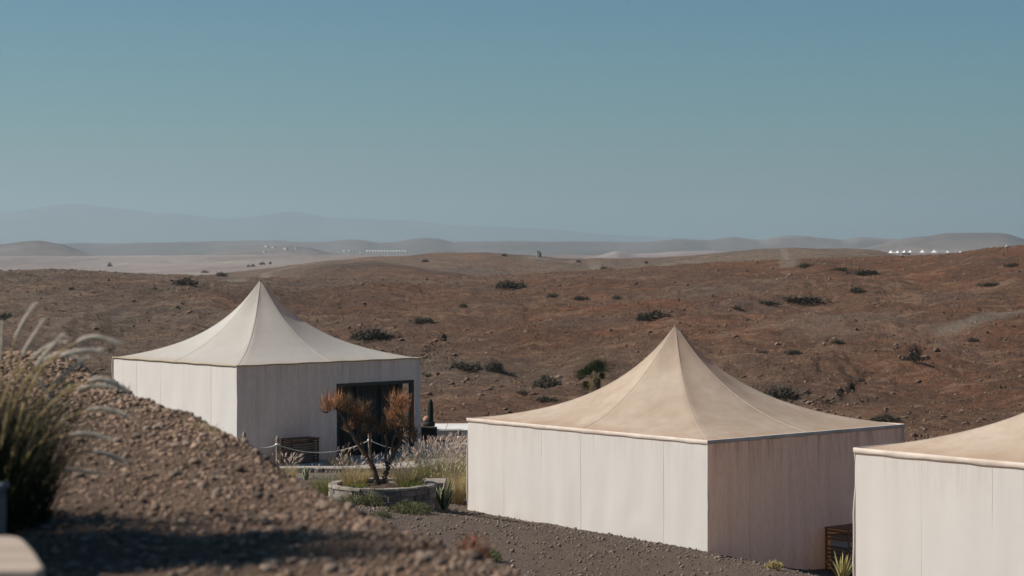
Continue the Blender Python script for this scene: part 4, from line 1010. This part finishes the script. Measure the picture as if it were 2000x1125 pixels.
def stem_mesh():
    k = 18; a_ = rng.uniform(0, 6.28, k); e_ = np.stack([np.cos(a_)*.36, np.sin(a_)*.36, rng.uniform(.3, .8, k)], -1); s = np.linspace(0, 1, 4)[None, :, None]
    V, Q = tubes(e_[:, None]*s-[0, 0, .08], np.tile(np.linspace(.014, .004, 4), (k, 1)), 4); return make_mesh('bush_stems', V, Q, [M['bark']])
SM = stem_mesh()
bn = 0
def bush(label, px, py, wpx, hpx, depth=.8, y0=100., cat='bush', group='scrub bushes on the hillside'):
    global bn
    c = hit(px, py, y0); w_ = wpx/F*c[1]*1.08; h_ = hpx/F*c[1]*1.15
    t = thing('bush', label, cat, (c[0], c[1]+w_*depth*.15, c[2]-.06*h_), group, rz=0)
    o = link('foliage', BM[bn % 4], t); o.scale = (w_, w_*depth, h_); s_ = link('stems', SM, t); s_.scale = (w_, w_*depth, h_); o.rotation_euler[2] = 0 if w_ > 3*h_ else bn*1.3; bn += 1
    return t
bush('dark bush directly above the left slope of the left tent roof, on the crest', 360, 557, 52, 15)
bush('small dark speck of a bush above the left tent, lower than its neighbour', 303, 566, 9, 6)
bush('small dark bush on the crest left of the left tent peak', 432, 540, 26, 10)
bush('low bush on the crest beside the dirt track', 400, 533, 16, 5)
bush('dark bush cut by the left edge of the picture', 8, 626, 56, 15)
bush('wide dark bush in the middle of the picture below the ridge', 996, 563, 66, 17)
bush('flat dark bush on the slope right of the left tent peak', 826, 633, 52, 14, .6)
bush('large greyish bush just above the right slope of the left tent roof', 726, 664, 84, 26, .8)
bush('dark low bush right of the large greyish one', 742, 662, 54, 14, .5)
bush('flat dark bush left of a taller round one, right of the left tent', 908, 724, 72, 19, .6)
bush('round dark bush at the right end of the flat one', 966, 727, 38, 26, .8)
bush('small dark bush at the corner of the left tent eave', 836, 737, 24, 8)
bush('grey bush on the slope left of the palm', 1070, 757, 58, 24, .8)
bush('small dry bush between the grey bush and the middle tent roof', 1066, 786, 46, 14)
bush('dry bush below left of the grey bush', 1020, 772, 26, 10)
bush('dark bush behind the right slope of the middle tent roof', 1530, 778, 78, 24, .8)
bush('low grey bush above the peak of the middle tent', 1278, 624, 66, 18, .6)
bush('small round bush left of the middle tent peak', 1258, 626, 30, 13)
bush('long low brown bush across the right slope', 1562, 592, 110, 16, .4)
bush('low brown bush continuing the long one to its left', 1500, 596, 60, 9, .4)
bush('small bush right of the long low brown one', 1674, 572, 36, 13)
bush('dark rocky bush on the crest right of the far dirt track', 1576, 523, 36, 10)
bush('dark tangle of bushes below the crest on the right', 1690, 538, 64, 14, .6)
bush('small dark tangle left of the crest outcrop', 1640, 530, 36, 8, .6)
bush('small bush far right below the pale marker', 1980, 522, 40, 8, .6)
bush('dark patch of scrub on the slope in the centre', 1135, 586, 34, 9, .6)
bush('low scrub beside the centre patch', 1205, 585, 22, 9, .6)
bush('small dark scrub on the slope above the palm', 1080, 581, 26, 9)
bush('low grey scrub behind the right eave of the middle tent', 1730, 824, 60, 14, .7)
bush('pair of dark clumps in the middle of the right slope', 1636, 672, 26, 9, .6)
bush('small dark clump below the pale silty patch', 1550, 692, 34, 10, .6)
bush('narrow dark shrub on the far right slope under the dirt track', 1900, 668, 26, 10, .7)
bush('dark shrub on the slope above the roof of the right tent', 1785, 705, 44, 13, .6)
bush('low reddish scrub right of the middle tent peak', 1490, 690, 20, 7, .7)
bush('thin scrub on the upper right slope near the picture edge', 1935, 560, 48, 9, .5)
bush('small dark scrub left of the pale silty patch', 1440, 606, 24, 8, .7)
bush('small scrub on the slope between the two wide bushes in the centre', 905, 600, 18, 7, .7)
bush('little dark shrub on the slope left of the left tent', 140, 566, 14, 6, .8)
bush('tiny round tree standing on the second ridge', 985, 501, 11, 7, .9, 480.)
bush('tiny lone tree on the far plain at the left', 214, 521, 9, 9, .9, 900.)
for i, (px, py, a_) in enumerate([(485, 522, 8), (494, 521, 9), (512, 517, 14), (528, 516, 6), (830, 512, 16), (1130, 513, 14), (1180, 526, 16), (1262, 514, 7)]):
    bush(['first of the small trees left of the far dirt track', 'small tree beside the first one on the far flat', 'row of small trees above the far dirt track', 'tiny tree at the right end of the row above the dirt track',
          'dark low scrub on the brown ridge top', 'small scrub on the second ridge right of the stone hut', 'small scrub beside the bend of the far track', 'tiny scrub at the right of the far track'][i], px, py, a_, 6, .8, 480., group='far scrub')

# pale rocks lying on the slope
RB = [ico(s, .25, .7) for s in range(20, 26)]
RM = [make_mesh('rock', V, Fc, [M['stoneobj']]) for V, Fc in RB]
for i, (px, py, s_, lb) in enumerate([(887, 694, 9, 'pale rock on the slope right of the left tent'), (933, 737, 6, 'small pale rock below the round dark bush'), (1573, 749, 9, 'pale rock behind the middle tent above the dark bush'), (832, 548, 8, 'white rock on the crest above the flat bush'),
        (1518, 674, 11, 'grey boulder on the slope right of the middle tent peak'), (868, 758, 4, 'tiny pale stone right of the left tent'), (1915, 745, 9, 'pale rock on the slope above the right tent'), (1610, 675, 8, 'rock beside the pair of dark clumps'), (950, 690, 5, 'tiny stone on the slope above the flat dark bush')]):
    c = hit(px, py); r_ = s_/2/F*c[1]; o = thing('rock', lb, 'rock', tuple(c+[0, 0, r_*.3]), 'rocks on the slope', RM[i % 6], rz=i*1.1); o.scale = (r_*1.3, r_, r_)

# ------------------------------------------------------------------ far tents and buildings
def small_tent(label, base, w_, hw, hr, cat='tent', group=None, proto={}, ang=.6):
    key = 'p'
    if key not in proto:
        n = 24; V = []
        rhos = [1, .8, .6, .42, .28, .16, .07, 0.01]
        for rho in rhos:
            for i in range(n):
                k = i*8/n; pts = [(-.5, -.5), (0, -.5), (.5, -.5), (.5, 0), (.5, .5), (0, .5), (-.5, .5), (-.5, 0), (-.5, -.5)]; j = int(k); f = k-j
                V.append(((pts[j][0]*(1-f)+pts[j+1][0]*f)*rho*1.04, (pts[j][1]*(1-f)+pts[j+1][1]*f)*rho*1.04, roof_profile(rho)))
        idx = np.arange(len(V)).reshape(8, n); Q = np.stack([idx[:-1], np.roll(idx[:-1], -1, 1), np.roll(idx[1:], -1, 1), idx[1:]], -1).reshape(-1, 4)
        proto[key] = (make_mesh('roof', V, Q, [M['farwhite']], True), MB().box(-.5, .5, -.5, .5, -.6, 1).mesh('wall', [M['farwhite']]), MB().box(-.12, .12, -.512, -.49, 0, .8).mesh('doorway', [M['fardark']]))
    t = thing('camp_tent', label, cat, tuple(base), group, rz=ang)
    r_ = link('roof', proto[key][0], t); r_.location = (0, 0, hw); r_.scale = (w_, w_, hr)
    wl = link('wall', proto[key][1], t); wl.scale = (w_, w_, hw)
    dr = link('doorway', proto[key][2], t); dr.scale = (w_, w_, hw); return t
FT = [(1741, 488, 'leftmost white tent of the far camp on the right skyline'), (1754, 488.5, 'second white tent from the left in the far camp'), (1766.5, 488, 'white tent behind the dark shed in the far camp'),
      (1778, 488, 'white tent right of the dark shed in the far camp'), (1801.5, 487, 'fifth white tent, standing apart in the far camp'), (1824.5, 487, 'tallest white tent of the far camp, sixth from the left'),
      (1851, 489, 'seventh white tent of the far camp'), (1876, 489.5, 'rightmost pointed white tent of the far camp, half behind scrub')]
for k, (px, pt, lb) in enumerate(FT):
    Y = 2250+12*k; x = (px-CX)/F*Y; top = -(pt-HY)/F*Y; w_ = 6.6; hw = 3.1 if k != 5 else 3.9
    small_tent(lb, (x, Y, top-hw-3.2), w_, hw, 3.2, group='white tents of the far camp', ang=.5+.2*k)
def small_building(name, label, px, ptop, wpx, hpx, Y, mat, cat, group=None, dpt=None, roof=True, base=None):
    x = (px-CX)/F*Y; zt = -(ptop-HY)/F*Y; w_ = wpx/F*Y; h_ = hpx/F*Y; d_ = dpt or w_*.7
    t = thing(name, label, cat, (x, Y, zt-h_), group, rz=-.6)
    V, Fc = bevel_box(-w_/2, w_/2, 0, d_, -h_*.8, h_*.96, h_*.02); link('wall', make_mesh('wall', V, Fc, [mat]), t)
    V, Fc = bevel_box(-w_/2*1.05, w_/2*1.05, -d_*.03, d_*1.03, h_*.965, h_*1.03, h_*.02); link('roof', make_mesh('roof', V, Fc, [mat]), t)
    V, Fc = bevel_box(-w_*.1, w_*.1, -d_*.02, d_*.02, 0, h_*.6, h_*.02); link('doorway', make_mesh('doorway', V, Fc, [M['fardark']]), t)
    return t
small_building('shed', 'dark low shed in front of the white tents of the far camp', 1768, 493.5, 13, 6, 2180, M['fardark'], 'shed')
small_building('farm_building', 'long low white building on the skyline right of the far camp', 1934, 486.5, 14, 5, 2400, M['farwhite'], 'building')
c = hit(1052, 502.5, 640., 1100.)
hutt = thing('stone_hut', 'small pale stone hut on the second ridge', 'hut', tuple(c))
for nm, a_, m_ in (('wall', (-.75, .45, -.5, .5, -.4, 2.3), M['farwall']), ('wall', (.455, .95, -.4, .4, -.4, 1.7), M['fardark']), ('roof', (-.8, .5, -.55, .55, 2.305, 2.5), M['farwall'])):
    V, Fc = bevel_box(*a_, .04); link(nm, make_mesh(nm, V, Fc, [m_]), hutt)
c = hit(1966, 484, 250., 480.)
cm = thing('stone_cairn', 'small pale cairn on the crest near the right edge', 'cairn', tuple(c))
for k, (dx, dz, r_) in enumerate([(-.12, .12, .2), (.14, .1, .18), (0, .3, .17), (.03, .5, .13)]):
    o = link('stone', make_mesh('stone', RB[k % 6][0], RB[k % 6][1], [M['farwall']]), cm); o.location = (dx, 0, dz); o.scale = (r_*1.1, r_, r_)
ORD = ['leftmost', 'second', 'third', 'fourth', 'fifth', 'sixth', 'seventh', 'eighth', 'ninth', 'tenth', 'eleventh', 'twelfth', 'thirteenth', 'rightmost']
for k in range(14):
    px = 717+k*5.75; c = hit(px, 491.3, 5000.)
    c = P(px, 491.3, min(c[1], 6500.))
    small_tent(ORD[k]+' white dot of the evenly spaced tent line on the distant plain', c, 3.7, 2.8, 2.4, group='line of distant tents')
DH = [(671, 488.5, 7, 'white roof at the left of the distant cluster beside the tent line'), (681, 487.8, 5, 'small white roof beside the leftmost one of the distant cluster'), (686, 491.5, 8, 'widest white roof of the distant cluster'), (703, 492.4, 5, 'lone white roof between the distant cluster and the tent line')]
for px, py, w_, lb in DH: small_building('distant_house', lb, px, py, w_*.8, 1.6, 5000, M['farwall'], 'house', 'distant white houses')
VH = [(515, 489.5, 7, 'lowest pale house of the far village, at its left'), (519, 479.5, 9, 'pale house at the top left of the far village'), (533, 481.5, 8, 'pale house in the middle of the far village'), (556, 484, 10, 'long pale house in the right of the far village'), (577, 483.5, 6, 'rightmost pale house of the far village')]
for px, py, w_, lb in VH: small_building('village_house', lb, px, py, w_*.8, 1.7, 3900, M['farwall'], 'house', 'far village houses')

# ------------------------------------------------------------------ near left corner: low walls
lw = thing('coping_wall', 'rounded end of a low wall with a pale coping in the bottom left corner', 'wall', (-1.35, 6.1, -1.3))
out = [(-3.4, .0), (.04, .0), (.045, .05), (-.005, .22), (-.06, .40), (-.115, .56), (-.16, .68), (-.20, .72), (-3.4, .74)]
def prism(name, pts, z0, z1, mat, parent): return poly_slab(name, pts, z0, z1, mat, parent)
o = prism('coping', out, .335, .40, M['concrete'], lw); bv = o.modifiers.new('b', 'BEVEL'); bv.width = .012; bv.segments = 2
prism('wall_body', [(x-.03 if x > -3 else x, y*.94+.03) for x, y in out], -.2, .334, M['wallgrey'], lw)
gw = thing('grey_wall', 'grey rendered stub of wall behind the dark grass at the left edge', 'wall', (-1.97, 8.5, -1.3))
V, Fc = bevel_box(-2.2, -.03, 0, .22, -.2, .33, .015); link('wall_body', make_mesh('wall_body', V, Fc, [M['wallgrey']]), gw)
V, Fc = bevel_box(-2.2, -.02, -.02, .24, .332, .36, .01); link('coping', make_mesh('coping', V, Fc, [M['wallgrey']]), gw)

# the blurred clump of feathery grass at the left edge
GY = 10.1; gb = np.array([(-55-CX)/F*GY, GY, z_at((-55-CX)/F*GY, GY)-.03])
ng = thing('near_fountain_grass', 'dark clump of fountain grass with arching pale plumes, close by at the left edge', 'grass', tuple(gb))
n = 2700; a_ = rng.uniform(0, 6.28, n); r_ = .34*np.sqrt(rng.random(n)); b = np.stack([r_*np.cos(a_), r_*np.sin(a_)*1.3, np.zeros(n)], -1)
V, Q, _ = blades(b, a_+rng.normal(0, .5, n), rng.uniform(.25, .95, n)*rng.uniform(.75, 1.1, n), rng.uniform(.03, .40, n), rng.uniform(0, .40, n), rng.uniform(.003, .008, n), 6)
link('blades', make_mesh('blades', V, Q, [M['bladenear']], False, {'tone': np.repeat(rng.random(n)**3.5, 14)}), ng, kind='stuff')
PLM = [([(5, 740), (28, 665), (45, 630), (66, 595)], .30, 1), ([(15, 760), (45, 690), (62, 662), (84, 628)], .35, 1), ([(30, 780), (70, 715), (88, 692), (120, 656)], .40, 1), ([(40, 800), (80, 720), (98, 700), (140, 672), (182, 655), (224, 668)], .32, 1.2),
       ([(40, 800), (75, 722), (100, 703), (145, 686), (196, 684)], .42, 1.15), ([(60, 800), (110, 745), (130, 728), (168, 700)], .5, 1), ([(60, 830), (120, 768), (155, 748), (200, 738), (248, 762)], .35, 1.2), ([(50, 850), (110, 775), (150, 760), (190, 752), (225, 757)], .4, 1.1),
       ([(60, 880), (120, 822), (160, 802), (205, 796), (246, 812)], .4, 1), ([(60, 930), (110, 900), (150, 885), (195, 880), (243, 902)], .35, 1), ([(50, 960), (90, 930), (140, 915), (200, 925)], .4, .8), ([(20, 760), (60, 700), (100, 672), (128, 668)], .55, .9),
       ([(0, 720), (2, 690), (4, 660), (2, 630)], .4, .8), ([(30, 760), (90, 700), (120, 690), (150, 700)], .5, 1), ([(60, 870), (120, 850), (170, 845), (215, 858)], .4, .9), ([(20, 730), (45, 720), (80, 745), (105, 790)], .4, .8)]
for pts, hs, wd in PLM:
    yy = GY+rng.uniform(-.1, .45)
    C = np.array([P(a_, b_, yy) for a_, b_ in pts])-gb
    C = np.vstack([[rng.uniform(-.1, .15), rng.uniform(-.1, .1), 0.0], C])
    t_ = np.linspace(0, len(C)-1, 30); o_ = np.stack([np.interp(t_, np.arange(len(C)), C[:, k]) for k in range(3)], -1)
    for _ in range(4): o_[1:-1] = (o_[:-2]+2*o_[1:-1]+o_[2:])/4
    L = np.r_[0, np.cumsum(np.linalg.norm(np.diff(o_, axis=0), axis=1))]; hl = min(.19, L[-1]*.4)
    V, Q = tubes(o_, np.full(30, .0032), 4); link('stalk', make_mesh('stalk', V, Q, [M['grassdry']], False, {'tone': np.full(len(V), .7)}), ng)
    sl = np.linspace(L[-1]-hl, L[-1], 14); H_ = np.stack([np.interp(sl, L, o_[:, k]) for k in range(3)], -1)
    mb = MB(); V, Q = tubes(H_, .0095*wd*np.array([.3, .7, .9, 1, 1, 1, 1, .95, .9, .8, .7, .5, .35, .1]), 6); mb.add(V, Q, .4)
    nb = 520; kk = rng.integers(0, 13, nb); bb = H_[kk]+(H_[kk+1]-H_[kk])*rng.random((nb, 1)); td = H_[kk+1]-H_[kk]; td /= np.linalg.norm(td, axis=1)[:, None]
    dd = rng.normal(size=(nb, 3)); dd /= np.linalg.norm(dd, axis=1)[:, None]; tp = bb+(dd*.8+td*.9)*.022*wd*rng.uniform(.6, 1.25, (nb, 1)); sd = rng.normal(size=(nb, 3))*.0009
    V3 = np.stack([bb-sd, bb+sd, tp], 1).reshape(-1, 3); mb.add(V3, np.arange(len(V3)).reshape(-1, 3), np.repeat(rng.uniform(.2, 1, nb), 3))
    link('seed_plume', mb.mesh('seed_plume', [M['plumenear']]), ng)

gb2 = np.array([(-520-CX)/F*9.2, 9.2, -1.32])  # unseen clump out of frame, added to cast the shadow band on the bank
shadow_clump = thing('near_fountain_grass', 'unseen tall clump added beyond the left edge to cast the long shadow over the bank', 'grass', tuple(gb2))
n = 5200; a_ = rng.uniform(0, 6.28, n); r_ = .30*np.sqrt(rng.random(n)); b = np.stack([r_*np.cos(a_), r_*np.sin(a_)*1.1, np.zeros(n)], -1)
V, Q, _ = blades(b, a_+rng.normal(0, .5, n), rng.uniform(.9, 2.6, n), rng.uniform(.0, .13, n), rng.uniform(0, .14, n), rng.uniform(.010, .02, n), 6)
link('blades', make_mesh('blades', V, Q, [M['bladenear']], False, {'tone': np.repeat(rng.random(n)**2.2, 14)}), shadow_clump, kind='stuff')

# dry tufts along the lip of the bank
for i, (px, py, lb) in enumerate([(398, 832, 'wispy dry tuft on the lip of the bank in front of the left tent'), (414, 842, 'second wispy dry tuft on the bank lip, lower than its neighbour'), (374, 826, 'short dry tuft at the left of the wispy pair on the bank lip'), (240, 752, 'dry tuft at the crown of the bank left of the left tent'),
        (70, 728, 'greenish tuft among the rubble at the far left of the bank'), (130, 760, 'yellowish weed in the rubble behind the arching plumes')]):
    c = onl(px, py+6, 7., 26.)
    grass('dry_tuft', lb, c, 46, .13 if i < 4 else .22, .16, 0, (M['grassdry'] if i < 4 else M['greenleaf'], gp), .4, .005, group='dry tufts on the bank', cat='tuft')

# ------------------------------------------------------------------ loose stones of the terrace
SB = [ico(s, .22, .72) for s in range(40, 48)]
def frame_pts(n, y0, y1, margin=1.12, power=2.0):
    """points on the ground strip, even per square metre (density falls as the strip widens)"""
    Y = (rng.uniform(y0**power, y1**power, n))**(1/power); X = rng.uniform(-.233*margin, .233*margin, n)*Y; return X, Y
X, Y = frame_pts(190000, 6.6, 24); dE = edge_d(X, Y); k = (dE < 1.3) & (Y > 6.6); X, Y, dE = X[k], Y[k], dE[k]
dens = .55+.45*np.exp(-((dE+.2)/1.3)**2)*1.0+.3*gnoise(X*1.3, Y*1.3); k = rng.random(len(X)) < dens; X, Y, dE = X[k], Y[k], dE[k]
sz = np.exp(rng.normal(math.log(.0054), .55, len(X)))*(1+.35*np.exp(-((dE)/1.0)**2)+.9*smooth((Y-13)/8)); sz = np.clip(sz, .003, .030)
Z = height(X, Y)+sz*.18
scr = sz/Y*((np.abs(X/Y) < .231) & (-(Z/Y)*F+HY < 1125)); order = np.argsort(-scr); bigi = order[:300]; rest = order[300:]
SMs = [make_mesh('stone', V, Fc, [M['stoneobj']]) for V, Fc in SB]
for j, i in enumerate(bigi):
    o = link('stone', SMs[j % 8], ground); o.location = (X[i], Y[i], Z[i]); o.rotation_euler = (rng.uniform(-.4, .4), rng.uniform(-.4, .4), rng.uniform(0, 6.28)); s_ = sz[i]; o.scale = (s_*rng.uniform(.9, 1.5), s_*rng.uniform(.8, 1.2), s_*rng.uniform(.7, 1.1))
mb = MB(); sc = sz[rest][:, None]*rng.uniform([.85, .8, .6], [1.5, 1.2, 1.05], (len(rest), 3))
small = sz[rest] < .010
OB = [octa(s) for s in range(6)]
for base_, mk in ((SB, ~small), (OB, small)):
    pos = np.stack([X[rest], Y[rest], Z[rest]], -1)[mk]; scatter(mb, base_, pos, sc[mk], np.clip(rng.beta(1.1, 1.3, mk.sum()), 0, 1))
link('loose_stones', mb.mesh('loose_stones', [M['stones']]), kind='stuff')
# gravel of the lower slope
X, Y = frame_pts(30000, 37, 63, 1.05); Z = height(X, Y); k = (-(Z/Y)*F+HY > 960) & (X < 9); X, Y, Z = X[k], Y[k], Z[k]
sz = np.clip(np.exp(rng.normal(math.log(.017), .45, len(X))), .008, .09); mb = MB()
scatter(mb, OB, np.stack([X, Y, Z+sz*.2], -1), sz[:, None]*rng.uniform(.7, 1.4, (len(X), 3)), rng.beta(1.8, 1.8, len(X)))
link('gravel', mb.mesh('gravel', [M['gravel']]), kind='stuff')
# loose rocks and dry tufts over the hillside
X, Y = frame_pts(150000, 112, 470, 1.1, 1.4); 
cl = ridged(X, Y, 16, 4, seed=81)*1.6-.85+.5*fbm(X, Y, 60, 2, seed=82); k = rng.random(len(X)) < np.clip(.2+.9*cl, .12, 1); X, Y = X[k], Y[k]
for pl_, wd_, s_ in ROADW: 
    k = seg_dist(X, Y, pl_) > wd_*1.3; X, Y = X[k], Y[k]
Z = height(X, Y); sz = np.clip(np.exp(rng.normal(math.log(.085), .55, len(X))), .04, .4); mb = MB()
half = rng.random(len(X)) < .5
scatter(mb, OB, np.stack([X, Y, Z+sz*.1], -1)[half], (sz[:, None]*rng.uniform([.8, .8, .5], [1.6, 1.2, 1], (len(X), 3)))[half], rng.beta(1.3, 2.2, half.sum()))
link('hillside_rocks', mb.mesh('hillside_rocks', [M['hillrock']]), kind='stuff')
h2 = ~half; nn = h2.sum(); mbt = MB()
rep = 7; bx_ = np.repeat(np.stack([X[h2], Y[h2], Z[h2]], -1), rep, 0)+rng.normal(size=(nn*rep, 3))*np.repeat(sz[h2], rep)[:, None]*[.6, .6, .02]
V, Q, _ = blades(bx_, rng.uniform(0, 6.28, nn*rep), np.repeat(sz[h2], rep)*rng.uniform(.6, 1.2, nn*rep), rng.uniform(.2, .95, nn*rep), rng.uniform(-.1, .3, nn*rep), np.repeat(sz[h2], rep)*.45, 1, prof=lambda s: 1-.7*s)
tone = np.repeat(np.clip(rng.beta(1.2, 1.8, nn), 0, 1), rep*4)
link('dry_scrub', make_mesh('dry_scrub', V, Q, [M['scrubdry']], False, {'tone': tone}), kind='stuff')
print('TRIS', sum(sum(len(p.vertices)-2 for p in m.polygons) if len(m.polygons) < 50000 else len(m.polygons)*2 for m in bpy.data.meshes))
